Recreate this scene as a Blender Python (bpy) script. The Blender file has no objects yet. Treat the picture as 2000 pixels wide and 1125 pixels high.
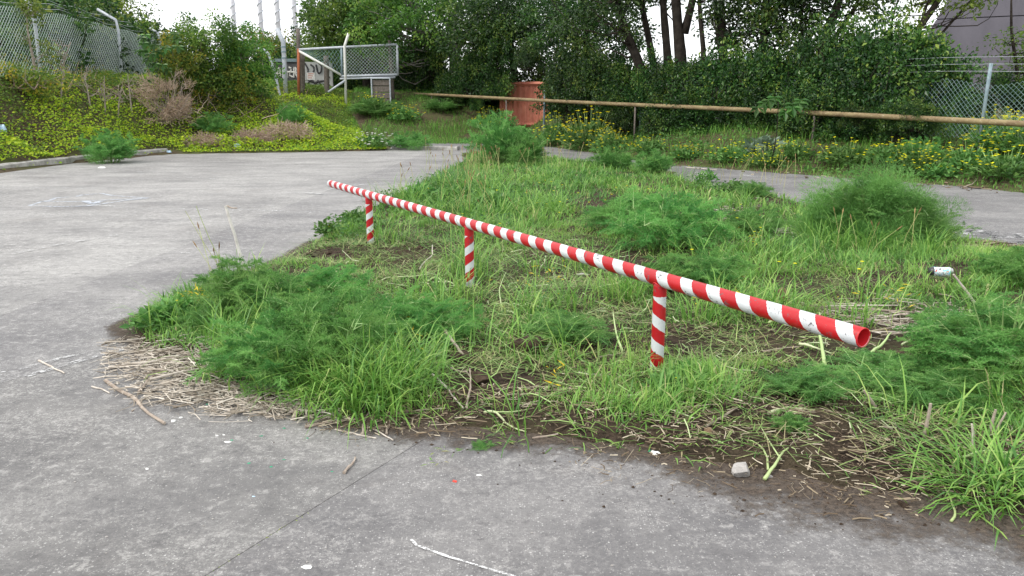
import bpy, math, random
import numpy as np
from mathutils import Vector

# ------------------------------------------------------------------ camera
sc = bpy.context.scene
col = sc.collection
PITCH = math.radians(13.2)
EYE = 1.55
FPX = 1550.0                       # focal length in pixels of the 2000 px wide photograph
cam_d = bpy.data.cameras.new('camera')
cam_d.sensor_width = 36.0
cam_d.lens = 36.0 * FPX / 2000.0
cam_d.clip_end = 3000.0
cam = bpy.data.objects.new('camera', cam_d)
cam.location = (0, 0, EYE)
cam.rotation_euler = (math.pi / 2 - PITCH, 0, 0)
col.objects.link(cam)
sc.camera = cam

# ------------------------------------------------------------------ sky, sun, exposure
SUN_EL, SUN_AZ = math.radians(52), math.radians(-120)   # azimuth from +Y towards +X
world = bpy.data.worlds.new('World')
sc.world = world
world.use_nodes = True
wn, wl = world.node_tree.nodes, world.node_tree.links
wn.clear()
sky = wn.new('ShaderNodeTexSky'); sky.sky_type = 'NISHITA'; sky.sun_disc = False
sky.sun_elevation = SUN_EL; sky.sun_rotation = SUN_AZ
sky.air_density = 1.0; sky.dust_density = 2.0
skm = wn.new('ShaderNodeMix'); skm.data_type = 'RGBA'; skm.blend_type = 'MULTIPLY'
skm.inputs[0].default_value = 1.0; skm.inputs[7].default_value = (1, 1, 1, 1)
wl.new(sky.outputs[0], skm.inputs[6])
tc = wn.new('ShaderNodeTexCoord')
nz = wn.new('ShaderNodeTexNoise'); nz.inputs['Scale'].default_value = 2.2; nz.inputs['Detail'].default_value = 6
wl.new(tc.outputs['Generated'], nz.inputs['Vector'])
mr = wn.new('ShaderNodeMapRange'); mr.inputs[1].default_value = 0.30; mr.inputs[2].default_value = 0.62
mr.inputs[3].default_value = 0.72; mr.inputs[4].default_value = 1.0
wl.new(nz.outputs[0], mr.inputs[0])
cm = wn.new('ShaderNodeMix'); cm.data_type = 'RGBA'
cm.inputs[7].default_value = (9.6, 9.75, 9.9, 1)        # bright thin cloud sheet
wl.new(mr.outputs[0], cm.inputs[0]); wl.new(skm.outputs[2], cm.inputs[6])
bg = wn.new('ShaderNodeBackground'); bg.inputs[1].default_value = 0.12
wl.new(cm.outputs[2], bg.inputs[0])
wo = wn.new('ShaderNodeOutputWorld'); wl.new(bg.outputs[0], wo.inputs[0])

sun_d = bpy.data.lights.new('sun', 'SUN'); sun_d.energy = 1.5; sun_d.angle = math.radians(10)
sun_d.color = (1.0, 0.95, 0.87)
sun = bpy.data.objects.new('sun', sun_d); col.objects.link(sun)
sdir = Vector((math.sin(SUN_AZ) * math.cos(SUN_EL), math.cos(SUN_AZ) * math.cos(SUN_EL), math.sin(SUN_EL)))
sun.rotation_euler = (-sdir).to_track_quat('-Z', 'Y').to_euler()
sun.location = sdir * 60

vs = sc.view_settings
vs.view_transform = 'Standard'; vs.look = 'None'; vs.exposure = 0.74; vs.gamma = 1.0
vs.use_curve_mapping = False
cy = sc.cycles
cy.use_denoising = True
cy.max_bounces = 7; cy.diffuse_bounces = 4; cy.transmission_bounces = 4; cy.transparent_max_bounces = 10
cy.caustics_reflective = False; cy.caustics_refractive = False
cy.sample_clamp_indirect = 6.0

# ------------------------------------------------------------------ helpers
rng = np.random.default_rng(7)
random.seed(7)
CP, SP = math.cos(PITCH), math.sin(PITCH)

def ray(px, py):
    u = (px - 1000.0) / FPX; v = (562.5 - py) / FPX
    return np.array([u, CP + v * SP, -SP + v * CP])

def at(px, py, z=0.0):
    d = ray(px, py); t = (z - EYE) / d[2]
    return np.array([d[0] * t, d[1] * t, z])

def aty(px, py, Y):
    d = ray(px, py); t = Y / d[1]
    return np.array([d[0] * t, Y, EYE + d[2] * t])

def pix(x, y, z=0.0):
    dz = z - EYE
    depth = y * CP - dz * SP
    up = y * SP + dz * CP
    depth = np.where(depth < 0.05, 0.05, depth)
    return 1000 + FPX * x / depth, 562.5 - FPX * up / depth

def sstep(t):
    t = np.clip(t, 0, 1); return t * t * (3 - 2 * t)

def vnoise(x, y, s, seed=0):
    x = np.asarray(x) * s + 17.3 * seed; y = np.asarray(y) * s - 9.1 * seed
    xi = np.floor(x); yi = np.floor(y); fx = x - xi; fy = y - yi
    def h(a, b):
        q = np.sin(a * 127.1 + b * 311.7 + seed * 74.7) * 43758.5453
        return q - np.floor(q)
    fx = fx * fx * (3 - 2 * fx); fy = fy * fy * (3 - 2 * fy)
    return (h(xi, yi) * (1 - fx) + h(xi + 1, yi) * fx) * (1 - fy) + (h(xi, yi + 1) * (1 - fx) + h(xi + 1, yi + 1) * fx) * fy

def inpoly(x, y, poly):
    x = np.asarray(x); y = np.asarray(y); inside = np.zeros(x.shape, bool)
    n = len(poly)
    for i in range(n):
        x1, y1 = poly[i][:2]; x2, y2 = poly[(i + 1) % n][:2]
        if y1 == y2: continue
        c = ((y1 > y) != (y2 > y)) & (x < (x2 - x1) * (y - y1) / (y2 - y1) + x1)
        inside ^= c
    return inside

def pdist(x, y, pts):
    d = np.full(np.shape(x), 1e9)
    for i in range(len(pts) - 1):
        ax, ay = pts[i][:2]; bx, by = pts[i + 1][:2]
        ex, ey = bx - ax, by - ay
        t = np.clip(((x - ax) * ex + (y - ay) * ey) / (ex * ex + ey * ey), 0, 1)
        d = np.minimum(d, np.hypot(x - ax - t * ex, y - ay - t * ey))
    return d

def tag(o, label=None, cat=None, group=None, kind=None):
    if label: o['label'] = label
    if cat: o['category'] = cat
    if group: o['group'] = group
    if kind: o['kind'] = kind
    return o

def empty(name, loc=(0, 0, 0), rz=0.0):
    o = bpy.data.objects.new(name, None); o.empty_display_size = 0.2
    o.location = tuple(float(c) for c in loc); o.rotation_euler = (0, 0, rz); col.objects.link(o)
    return o

class Geo:
    """triangles collected from numpy pieces, with one random number per piece"""
    def __init__(s): s.v = []; s.f = []; s.r = []; s.n = 0
    def add(s, v, f, r=None):
        v = np.asarray(v, float).reshape(-1, 3); f = np.asarray(f, int).reshape(-1, 3)
        s.v.append(v); s.f.append(f + s.n); s.n += len(v)
        if r is None: r = rng.random()
        s.r.append(np.broadcast_to(np.asarray(r, float), (len(v),)))
        return s
    def mesh(s, name, mat, smooth=False):
        me = bpy.data.meshes.new(name)
        v = np.concatenate(s.v).astype(np.float32); f = np.concatenate(s.f).astype(np.int32); r = np.concatenate(s.r).astype(np.float32)
        me.vertices.add(len(v)); me.vertices.foreach_set('co', v.ravel())
        me.loops.add(len(f) * 3); me.loops.foreach_set('vertex_index', f.ravel())
        me.polygons.add(len(f)); me.polygons.foreach_set('loop_start', np.arange(len(f), dtype=np.int32) * 3)
        me.polygons.foreach_set('use_smooth', np.full(len(f), smooth))
        a = me.attributes.new('rnd', 'FLOAT', 'POINT'); a.data.foreach_set('value', r)
        me.update(calc_edges=True)
        me.materials.append(mat)
        return me
    def build(s, name, mat, parent=None, smooth=False, kind=None, loc=None):
        o = bpy.data.objects.new(name, s.mesh(name, mat, smooth)); col.objects.link(o)
        if parent is not None: o.parent = parent
        if kind: o['kind'] = kind
        if loc is not None: o.location = tuple(float(c) for c in loc)
        return o

def link(name, me, parent=None, loc=(0, 0, 0), rot=(0, 0, 0), scale=(1, 1, 1), kind=None):
    o = bpy.data.objects.new(name, me); col.objects.link(o)
    o.location = tuple(float(c) for c in loc); o.rotation_euler = rot; o.scale = scale
    if parent is not None: o.parent = parent
    if kind: o['kind'] = kind
    return o

def tube(g, pts, rad, sides=7, r=None, cap=True, rough=0.0):
    pts = np.asarray(pts, float); n = len(pts)
    rad = np.broadcast_to(np.asarray(rad, float), (n,))
    t = np.gradient(pts, axis=0); t /= np.linalg.norm(t, axis=1, keepdims=True) + 1e-9
    ref = np.array([0, 0, 1.0]) if abs(t[0, 2]) < 0.9 else np.array([1.0, 0, 0])
    a = np.cross(t, ref); a /= np.linalg.norm(a, axis=1, keepdims=True) + 1e-9
    b = np.cross(a, t)
    th = np.arange(sides) * 2 * np.pi / sides
    rr = rad[:, None] * (1 + rough * (rng.random((n, sides)) - 0.5))
    v = pts[:, None, :] + (a[:, None, :] * np.cos(th)[None, :, None] + b[:, None, :] * np.sin(th)[None, :, None]) * rr[:, :, None]
    v = v.reshape(-1, 3); f = []
    for i in range(n - 1):
        for k in range(sides):
            k2 = (k + 1) % sides
            p, q, s_, u = i * sides + k, i * sides + k2, (i + 1) * sides + k2, (i + 1) * sides + k
            f += [(p, q, s_), (p, s_, u)]
    if cap:
        v = np.vstack([v, pts[:1], pts[-1:]]); c0, c1 = len(v) - 2, len(v) - 1
        for k in range(sides):
            k2 = (k + 1) % sides
            f += [(c0, k2, k), (c1, (n - 1) * sides + k, (n - 1) * sides + k2)]
    g.add(v, f, r)
    return g

def box(g, x0, x1, y0, y1, z0, z1, r=None):
    v = [(x, y, z) for z in (z0, z1) for y in (y0, y1) for x in (x0, x1)]
    f = [(0, 2, 3), (0, 3, 1), (4, 5, 7), (4, 7, 6), (0, 1, 5), (0, 5, 4), (2, 6, 7), (2, 7, 3), (0, 4, 6), (0, 6, 2), (1, 3, 7), (1, 7, 5)]
    return g.add(v, f, r)

def prisms(g, p0, p1, w, r=None):
    """many thin four-sided bars at once"""
    p0 = np.asarray(p0, float); p1 = np.asarray(p1, float); n = len(p0)
    w = np.broadcast_to(np.asarray(w, float), (n,))[:, None]
    t = p1 - p0; t = t / (np.linalg.norm(t, axis=1, keepdims=True) + 1e-9)
    ref = np.where(np.abs(t[:, 2:3]) < 0.9, np.array([[0, 0, 1.0]]), np.array([[1.0, 0, 0]]))
    a = np.cross(t, ref); a /= np.linalg.norm(a, axis=1, keepdims=True) + 1e-9
    b = np.cross(a, t)
    ring = [a, b, -a, -b]
    v = np.stack([p0 + q * w for q in ring] + [p1 + q * w for q in ring], axis=1)
    base = np.array([(k, (k + 1) % 4, 4 + (k + 1) % 4) for k in range(4)] + [(k, 4 + (k + 1) % 4, 4 + k) for k in range(4)] + [(0, 2, 1), (0, 3, 2), (4, 5, 6), (4, 6, 7)])
    f = (np.arange(n)[:, None, None] * 8 + base[None]).reshape(-1, 3)
    if r is None: r = rng.random(n)
    g.add(v.reshape(-1, 3), f, np.repeat(np.broadcast_to(r, (n,)), 8))
    return g

def leaves(g, p, d, nrm, L, W, r=None, fold=0.18):
    """many four-point leaves: base, two shoulders, tip"""
    p = np.asarray(p, float); n = len(p)
    d = d / (np.linalg.norm(d, axis=1, keepdims=True) + 1e-9)
    s = np.cross(d, nrm); s /= np.linalg.norm(s, axis=1, keepdims=True) + 1e-9
    up = np.cross(s, d)
    L = np.broadcast_to(np.asarray(L, float), (n,))[:, None]; W = np.broadcast_to(np.asarray(W, float), (n,))[:, None]
    m = p + d * L * 0.48
    v = np.stack([p, m + s * W * 0.5 + up * W * fold, p + d * L - up * L * 0.08, m - s * W * 0.5 + up * W * fold], axis=1)
    f = (np.arange(n)[:, None, None] * 4 + np.array([(0, 1, 2), (0, 2, 3)])[None]).reshape(-1, 3)
    if r is None: r = rng.random(n)
    g.add(v.reshape(-1, 3), f, np.repeat(np.broadcast_to(r, (n,)), 4))
    return g

def blades(g, p, head, L, W, lean, bend, r=None):
    """many arching grass blades, three joints each"""
    p = np.asarray(p, float); n = len(p)
    h = np.stack([np.cos(head), np.sin(head), np.zeros(n)], 1)
    s = np.stack([-np.sin(head), np.cos(head), np.zeros(n)], 1)
    seg = (L / 3.0)
    lv = [p]; q = p
    for k in range(3):
        a = lean + bend * k / 2.0
        q = q + h * (np.sin(a) * seg)[:, None] + np.array([0, 0, 1.0]) * (np.cos(a) * seg)[:, None]
        lv.append(q)
    ws = [0.8, 1.0, 0.7]
    vs_ = []
    for k in range(3):
        o = s * (W * ws[k] * 0.5)[:, None]
        vs_ += [lv[k] - o, lv[k] + o]
    vs_.append(lv[3])
    v = np.stack(vs_, axis=1)
    base = np.array([(0, 1, 3), (0, 3, 2), (2, 3, 5), (2, 5, 4), (4, 5, 6)])
    f = (np.arange(n)[:, None, None] * 7 + base[None]).reshape(-1, 3)
    if r is None: r = rng.random(n)
    g.add(v.reshape(-1, 3), f, np.repeat(np.broadcast_to(r, (n,)), 7))
    return g

def rdirs(n, zmin=-1.0, zmax=1.0):
    z = rng.uniform(zmin, zmax, n); a = rng.uniform(0, 2 * np.pi, n); q = np.sqrt(np.maximum(0, 1 - z * z))
    return np.stack([q * np.cos(a), q * np.sin(a), z], 1)

# ------------------------------------------------------------------ materials
class M:
    def __init__(s, name):
        s.m = bpy.data.materials.new(name); s.m.use_nodes = True
        s.n = s.m.node_tree.nodes; s.l = s.m.node_tree.links; s.n.clear()
        s.out = s.n.new('ShaderNodeOutputMaterial')
    def node(s, t, **kw):
        n = s.n.new(t)
        for k, v in kw.items(): setattr(n, k, v)
        return n
    def set(s, sock, v):
        if hasattr(v, 'is_linked') or isinstance(v, bpy.types.NodeSocket): s.l.new(v, sock)
        else: sock.default_value = v
    def coord(s, which='Object'): return s.node('ShaderNodeTexCoord').outputs[which]
    def mapping(s, vec, scale=(1, 1, 1), rot=(0, 0, 0), loc=(0, 0, 0)):
        m = s.node('ShaderNodeMapping'); s.l.new(vec, m.inputs[0])
        m.inputs['Scale'].default_value = scale; m.inputs['Rotation'].default_value = rot; m.inputs['Location'].default_value = loc
        return m.outputs[0]
    def noise(s, vec, scale, detail=4, rough=0.55, dist=0.0):
        n = s.node('ShaderNodeTexNoise'); s.l.new(vec, n.inputs['Vector'])
        n.inputs['Scale'].default_value = scale; n.inputs['Detail'].default_value = detail
        n.inputs['Roughness'].default_value = rough; n.inputs['Distortion'].default_value = dist
        return n.outputs[0]
    def mr(s, v, a, b, c=0.0, d=1.0):
        n = s.node('ShaderNodeMapRange'); s.l.new(v, n.inputs[0])
        for i, q in enumerate((a, b, c, d)): n.inputs[i + 1].default_value = q
        return n.outputs[0]
    def math(s, op, a, b=0.0):
        n = s.node('ShaderNodeMath', operation=op); s.set(n.inputs[0], a); s.set(n.inputs[1], b)
        return n.outputs[0]
    def mix(s, f, a, b, mode='MIX'):
        n = s.node('ShaderNodeMix', data_type='RGBA', blend_type=mode)
        s.set(n.inputs[0], f); s.set(n.inputs[6], a); s.set(n.inputs[7], b)
        return n.outputs[2]
    def ramp(s, v, stops):
        n = s.node('ShaderNodeValToRGB'); s.l.new(v, n.inputs[0]); e = n.color_ramp.elements
        while len(e) < len(stops): e.new(0.5)
        for k, (p, c) in enumerate(stops): e[k].position = p; e[k].color = (*c, 1)
        return n.outputs[0]
    def attr(s, name='rnd'):
        n = s.node('ShaderNodeAttribute', attribute_name=name); return n.outputs['Fac']
    def bump(s, h, strength=0.4, dist=0.01):
        n = s.node('ShaderNodeBump'); n.inputs['Strength'].default_value = strength; n.inputs['Distance'].default_value = dist
        s.l.new(h, n.inputs['Height']); return n.outputs[0]
    def pbr(s, color, rough=0.7, spec=0.3, metal=0.0, normal=None):
        n = s.node('ShaderNodeBsdfPrincipled')
        s.set(n.inputs['Base Color'], color); s.set(n.inputs['Roughness'], rough); s.set(n.inputs['Metallic'], metal)
        s.set(n.inputs['Specular IOR Level'], spec)
        if normal is not None: s.l.new(normal, n.inputs['Normal'])
        return n.outputs[0]
    def done(s, sh): s.l.new(sh, s.out.inputs[0]); return s.m

def c4(c): return (*c, 1.0)

def leaf_mat(name, cols, transl=0.35, rough=0.5, spec=0.35, objvar=0.25):
    m = M(name)
    k = len(cols)
    c = m.ramp(m.attr(), [(i / (k - 1), q) for i, q in enumerate(cols)])
    oi = m.node('ShaderNodeObjectInfo').outputs['Random']
    hsv = m.node('ShaderNodeHueSaturation')
    m.l.new(c, hsv.inputs['Color']); m.l.new(m.mr(oi, 0, 1, 1 - objvar, 1 + objvar), hsv.inputs['Value'])
    m.l.new(m.mr(oi, 0, 1, 0.49, 0.51), hsv.inputs['Hue'])
    p = m.pbr(hsv.outputs[0], rough, spec)
    t = m.node('ShaderNodeBsdfTranslucent'); m.l.new(hsv.outputs[0], t.inputs[0])
    mx = m.node('ShaderNodeMixShader'); mx.inputs[0].default_value = transl
    m.l.new(p, mx.inputs[1]); m.l.new(t.outputs[0], mx.inputs[2])
    return m.done(mx.outputs[0])

def plain_mat(name, a, b, scale=8.0, rough=0.8, spec=0.2, bump=0.3, bd=0.004, metal=0.0, rndmix=0.0):
    m = M(name); v = m.coord()
    f = m.noise(v, scale, 6, 0.65)
    c = m.mix(m.mr(f, 0.3, 0.7), c4(a), c4(b))
    if rndmix:
        hs = m.node('ShaderNodeHueSaturation'); m.l.new(c, hs.inputs['Color'])
        m.l.new(m.mr(m.attr(), 0, 1, 1 - rndmix, 1 + rndmix), hs.inputs['Value']); c = hs.outputs[0]
    return m.done(m.pbr(c, rough, spec, metal, m.bump(m.noise(v, scale * 4, 4), bump, bd)))

MAT = {}
MAT['grass'] = leaf_mat('grass_green', [(0.07, 0.18, 0.035), (0.13, 0.29, 0.05), (0.23, 0.41, 0.08), (0.36, 0.49, 0.13), (0.48, 0.45, 0.22)], 0.4, 0.45, 0.4)
MAT['grass_far'] = leaf_mat('verge_green', [(0.06, 0.16, 0.025), (0.11, 0.26, 0.04), (0.18, 0.36, 0.06), (0.30, 0.40, 0.09)], 0.4, 0.5, 0.3)
MAT['grass_cut'] = leaf_mat('cut_grass', [(0.11, 0.26, 0.045), (0.20, 0.36, 0.09), (0.34, 0.44, 0.16), (0.44, 0.38, 0.21)], 0.3, 0.55, 0.3)
MAT['grass_dry'] = leaf_mat('dry_stem', [(0.30, 0.27, 0.11), (0.40, 0.36, 0.17), (0.30, 0.38, 0.13)], 0.2, 0.6, 0.2)
MAT['seed'] = leaf_mat('seed_head', [(0.16, 0.09, 0.05), (0.28, 0.18, 0.09)], 0.1, 0.7, 0.1)
MAT['fennel'] = leaf_mat('fennel_thread', [(0.08, 0.23, 0.058), (0.145, 0.355, 0.085), (0.26, 0.48, 0.135)], 0.5, 0.5, 0.3, 0.12)
MAT['fennel_dark'] = leaf_mat('fennel_thread_deep', [(0.085, 0.22, 0.055), (0.14, 0.33, 0.08), (0.23, 0.44, 0.12)], 0.5, 0.5, 0.3, 0.12)
MAT['fennel_stem'] = leaf_mat('fennel_stem', [(0.17, 0.30, 0.09), (0.30, 0.42, 0.16)], 0.1, 0.45, 0.4)
MAT['pale_stem'] = leaf_mat('cut_fennel_stalk', [(0.26, 0.40, 0.11), (0.44, 0.54, 0.24), (0.58, 0.62, 0.40)], 0.15, 0.35, 0.5, 0.1)
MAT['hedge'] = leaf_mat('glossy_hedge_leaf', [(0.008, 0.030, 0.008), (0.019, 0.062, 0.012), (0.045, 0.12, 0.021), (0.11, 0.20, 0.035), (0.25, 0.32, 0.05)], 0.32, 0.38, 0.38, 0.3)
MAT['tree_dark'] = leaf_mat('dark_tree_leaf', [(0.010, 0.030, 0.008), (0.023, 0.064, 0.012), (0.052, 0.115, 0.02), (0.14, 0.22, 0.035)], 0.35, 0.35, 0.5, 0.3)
MAT['tree_mid'] = leaf_mat('fresh_tree_leaf', [(0.030, 0.085, 0.015), (0.07, 0.165, 0.025), (0.14, 0.27, 0.045), (0.27, 0.38, 0.065)], 0.45, 0.4, 0.4, 0.2)
MAT['tree_olive'] = leaf_mat('olive_tree_leaf', [(0.05, 0.09, 0.02), (0.12, 0.19, 0.03), (0.26, 0.32, 0.05)], 0.45, 0.4, 0.4, 0.2)
MAT['shrub_brown'] = leaf_mat('gorse_leaf', [(0.05, 0.10, 0.018), (0.12, 0.19, 0.03), (0.22, 0.24, 0.04), (0.42, 0.30, 0.03)], 0.3, 0.6, 0.2)
MAT['cover'] = leaf_mat('creeper_leaf', [(0.11, 0.21, 0.018), (0.23, 0.36, 0.025), (0.37, 0.48, 0.03), (0.52, 0.56, 0.04)], 0.35, 0.45, 0.35)
MAT['cover_dark'] = leaf_mat('creeper_leaf_dark', [(0.06, 0.12, 0.02), (0.12, 0.21, 0.03), (0.22, 0.26, 0.05)], 0.35, 0.45, 0.35)
MAT['weed'] = leaf_mat('weed_leaf', [(0.05, 0.14, 0.03), (0.09, 0.22, 0.045), (0.17, 0.32, 0.08)], 0.35, 0.5, 0.35)
MAT['cabbage'] = leaf_mat('grey_green_leaf', [(0.14, 0.22, 0.14), (0.22, 0.32, 0.22), (0.30, 0.40, 0.30)], 0.25, 0.5, 0.4)
MAT['maple'] = leaf_mat('maple_leaf', [(0.03, 0.09, 0.018), (0.06, 0.16, 0.03), (0.11, 0.23, 0.05)], 0.4, 0.45, 0.35)
MAT['yellow'] = leaf_mat('yellow_petal', [(0.84, 0.76, 0.015), (0.92, 0.88, 0.04)], 0.3, 0.6, 0.2, 0.05)
MAT['white_fl'] = leaf_mat('white_petal', [(0.75, 0.75, 0.72), (0.85, 0.86, 0.85)], 0.3, 0.6, 0.2, 0.05)
MAT['amber'] = leaf_mat('yellowed_leaf', [(0.55, 0.38, 0.03), (0.62, 0.50, 0.06)], 0.3, 0.6, 0.2)
MAT['dead'] = leaf_mat('dead_twig', [(0.22, 0.15, 0.11), (0.34, 0.25, 0.19), (0.42, 0.33, 0.27)], 0.0, 0.8, 0.1)
MAT['straw'] = leaf_mat('dry_straw', [(0.06, 0.042, 0.03), (0.13, 0.095, 0.065), (0.25, 0.20, 0.14), (0.48, 0.42, 0.33)], 0.0, 0.8, 0.15)
MAT['straw_pale'] = leaf_mat('bleached_straw', [(0.13, 0.105, 0.08), (0.28, 0.24, 0.19), (0.44, 0.39, 0.33), (0.60, 0.55, 0.48)], 0.0, 0.8, 0.15)
MAT['stick'] = plain_mat('weathered_stick', (0.20, 0.155, 0.125), (0.42, 0.36, 0.30), 25, 0.85, 0.1, 0.6, 0.002)
MAT['stick_white'] = plain_mat('bleached_stick', (0.42, 0.39, 0.36), (0.66, 0.63, 0.59), 25, 0.85, 0.1, 0.5, 0.002)
MAT['stick_pale'] = plain_mat('pale_stick', (0.36, 0.31, 0.26), (0.60, 0.55, 0.49), 25, 0.85, 0.1, 0.5, 0.002)
MAT['bark'] = plain_mat('dark_bark', (0.022, 0.018, 0.015), (0.06, 0.05, 0.042), 6, 0.9, 0.1, 0.8, 0.02)
MAT['bark_grey'] = plain_mat('grey_bark', (0.10, 0.095, 0.085), (0.24, 0.22, 0.20), 5, 0.9, 0.1, 0.8, 0.02)
MAT['bark_pale'] = plain_mat('pale_bark', (0.20, 0.17, 0.14), (0.38, 0.33, 0.28), 6, 0.9, 0.1, 0.8, 0.01)
MAT['clover'] = leaf_mat('clover_leaf', [(0.035, 0.12, 0.022), (0.065, 0.20, 0.035), (0.12, 0.29, 0.05)], 0.35, 0.45, 0.4)
MAT['soil'] = plain_mat('dark_soil', (0.025, 0.018, 0.013), (0.085, 0.062, 0.045), 14, 0.95, 0.1, 1.0, 0.02)
MAT['galv'] = plain_mat('galvanised_steel', (0.30, 0.33, 0.37), (0.48, 0.51, 0.55), 9, 0.5, 0.5, 0.15, 0.002)
MAT['blue_post'] = plain_mat('weathered_blue_grey_steel', (0.13, 0.19, 0.22), (0.26, 0.33, 0.36), 9, 0.6, 0.4, 0.2, 0.002)
MAT['wire'] = plain_mat('coated_wire', (0.38, 0.47, 0.44), (0.52, 0.60, 0.56), 3, 0.5, 0.4, 0.0)
MAT['wire_blue'] = plain_mat('coated_blue_green_wire', (0.13, 0.22, 0.21), (0.26, 0.36, 0.35), 3, 0.5, 0.4, 0.0)
MAT['rust'] = plain_mat('rusty_steel', (0.22, 0.07, 0.035), (0.38, 0.13, 0.06), 12, 0.85, 0.2, 0.5, 0.004)
MAT['white_paint'] = plain_mat('flaking_white_paint', (0.55, 0.54, 0.50), (0.76, 0.76, 0.74), 10, 0.6, 0.3, 0.3, 0.003)
MAT['oldwood'] = plain_mat('old_grey_wood', (0.09, 0.075, 0.065), (0.20, 0.175, 0.155), 12, 0.9, 0.1, 0.6, 0.006)
MAT['rock'] = plain_mat('grey_stone', (0.24, 0.225, 0.21), (0.42, 0.40, 0.38), 30, 0.9, 0.15, 0.8, 0.006)
MAT['rock_brown'] = plain_mat('brown_stone', (0.13, 0.085, 0.05), (0.27, 0.19, 0.12), 26, 0.9, 0.1, 0.9, 0.008)
MAT['dirtlump'] = plain_mat('earth_clod', (0.028, 0.02, 0.015), (0.09, 0.065, 0.047), 30, 0.95, 0.05, 1.0, 0.01)

# ------------------------------------------------------------------ lie of the land
P2 = lambda L: [at(x, y)[:2] for x, y in L]
ISLAND = P2([(2600, 1130), (2150, 1060), (2000, 1034), (1900, 1004), (1800, 985), (1650, 962), (1500, 940), (1380, 915), (1250, 880), (1130, 858), (1000, 850), (880, 842),
             (760, 832), (640, 812), (560, 795), (450, 768), (360, 735), (290, 690), (240, 655), (228, 636), (330, 592), (450, 545), (560, 500), (620, 465),
             (680, 425), (740, 400), (775, 384), (850, 345), (905, 315), (900, 299), (1000, 303), (1060, 309), (1160, 318), (1310, 335), (1330, 352), (1400, 366),
             (1500, 382), (1570, 398), (1700, 430), (1870, 472), (2000, 487), (2300, 520), (3400, 640)])
KERB = P2([(-500, 402), (0, 337), (150, 319), (330, 301)])
BANKLINE = [tuple(p) for p in KERB] + P2([(480, 299), (620, 297), (755, 294)]) + [(-4.9, 30.0), (-7.2, 36.0), (-8.5, 46.0)]
BANK = BANKLINE + [(-14, 60), (-90, 70), (-90, 5)]
VERGELINE = P2([(3200, 470), (2500, 412), (2000, 377), (1860, 363), (1600, 344), (1310, 322), (1160, 299), (1060, 285), (930, 267), (850, 259)]) + [(-5.2, 38.0), (-6.0, 44.0)]
VERGE = VERGELINE + [(-6, 75), (95, 75), (95, 10)]

def H(x, y):
    x = np.asarray(x, float); y = np.asarray(y, float)
    h = np.full(np.broadcast(x, y).shape, -0.07)
    d = pdist(x, y, BANKLINE)
    w = np.interp(x, [-11.5, -9.0, -4.0], [3.3, 5.5, 6.5])
    hb = 2.2 * sstep(d / w) * np.interp(x, [-9, -6.5], [1.0, 0.85])
    bump = (vnoise(x, y, 0.7, 3) - 0.5) * 0.5 + (vnoise(x, y, 1.9, 4) - 0.5) * 0.22
    hb = hb + bump * sstep(d / 1.5) * 0.8 + 0.05
    h = np.where(inpoly(x, y, BANK), np.maximum(h, hb), h)
    d2 = pdist(x, y, VERGELINE)
    hv = (0.78 + 0.02 * (np.clip(y, 10, 40) - 14)) * sstep(d2 / np.interp(x, [-3.0, 3.5], [1.9, 3.2])) * np.interp(x, [-4.0, 4.0], [1.45, 1.0]) + (vnoise(x, y, 0.9, 5) - 0.5) * 0.2 * sstep(d2 / 1.5)
    h = np.where(inpoly(x, y, VERGE), np.maximum(h, hv), h)
    hr = 2.05 * sstep((y - 31.0) / 9.0) * np.interp(x, [0.0, 8.0], [1.0, 0.5])
    h = np.where(y > 31, np.maximum(h, hr + h * 0.15), h)
    far = sstep((np.hypot(x, y) - 62) / 25.0)
    return h * (1 - far) + 0.3 * far

BEDS = P2([(700, 640), (917, 580), (1200, 600)])
def HI(x, y):
    """top of the soil in the planted island; its ragged edge dips under the concrete"""
    d = pdist(x, y, ISLAND + [ISLAND[0]])
    ins = inpoly(x, y, ISLAND)
    sd = np.where(ins, d, -d)
    e = sstep((sd + 0.12) / 0.5)
    n = (vnoise(x, y, 2.6, 1) - 0.5) * 0.05 + (vnoise(x, y, 7.0, 2) - 0.5) * 0.035 + (vnoise(x, y, 19.0, 6) - 0.5) * 0.022
    return e * 0.075 + n * (0.35 + 0.65 * e) - 0.016

def G(x, y):
    """whatever soil or paving lies on top"""
    return np.maximum(np.maximum(H(x, y), 0.0 * np.asarray(x)), HI(x, y))

def on(px, py, near=2.0, far=70.0):
    d = ray(px, py); t = np.linspace(near, far, 6000)
    x, y, z = d[0] * t, d[1] * t, EYE + d[2] * t
    g = G(x, y); k = np.argmax(z <= g)
    if z[k] > g[k]: k = -1
    return np.array([x[k], y[k], g[k]])

# ------------------------------------------------------------------ ground sheet
def axis(a, b, st, lo, hi):
    mid = np.arange(a, b + 1e-6, st)
    k = np.geomspace(1.0, 1.0 + abs(lo - a), 9)[1:] - 1; l = a - k[::-1]
    k2 = np.geomspace(1.0, 1.0 + abs(hi - b), 9)[1:] - 1
    return np.concatenate([l, mid, b + k2])

def grid(name, xs, ys, zf, mat, keep=None, kind='structure'):
    X, Y = np.meshgrid(xs, ys); Z = zf(X, Y)
    v = np.stack([X.ravel(), Y.ravel(), Z.ravel()], 1)
    nx, ny = len(xs), len(ys)
    i = (np.arange(ny - 1)[:, None] * nx + np.arange(nx - 1)[None]).ravel()
    f = np.concatenate([np.stack([i, i + 1, i + nx + 1], 1), np.stack([i, i + nx + 1, i + nx], 1)])
    if keep is not None:
        k = keep(X, Y).ravel(); f = f[k[f].any(axis=1)]
        used = np.unique(f); mp = np.zeros(len(v), int); mp[used] = np.arange(len(used)); v = v[used]; f = mp[f]
    g = Geo(); g.add(v, f, 0.5)
    o = g.build(name, mat, smooth=True, kind=kind)
    return o

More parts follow.
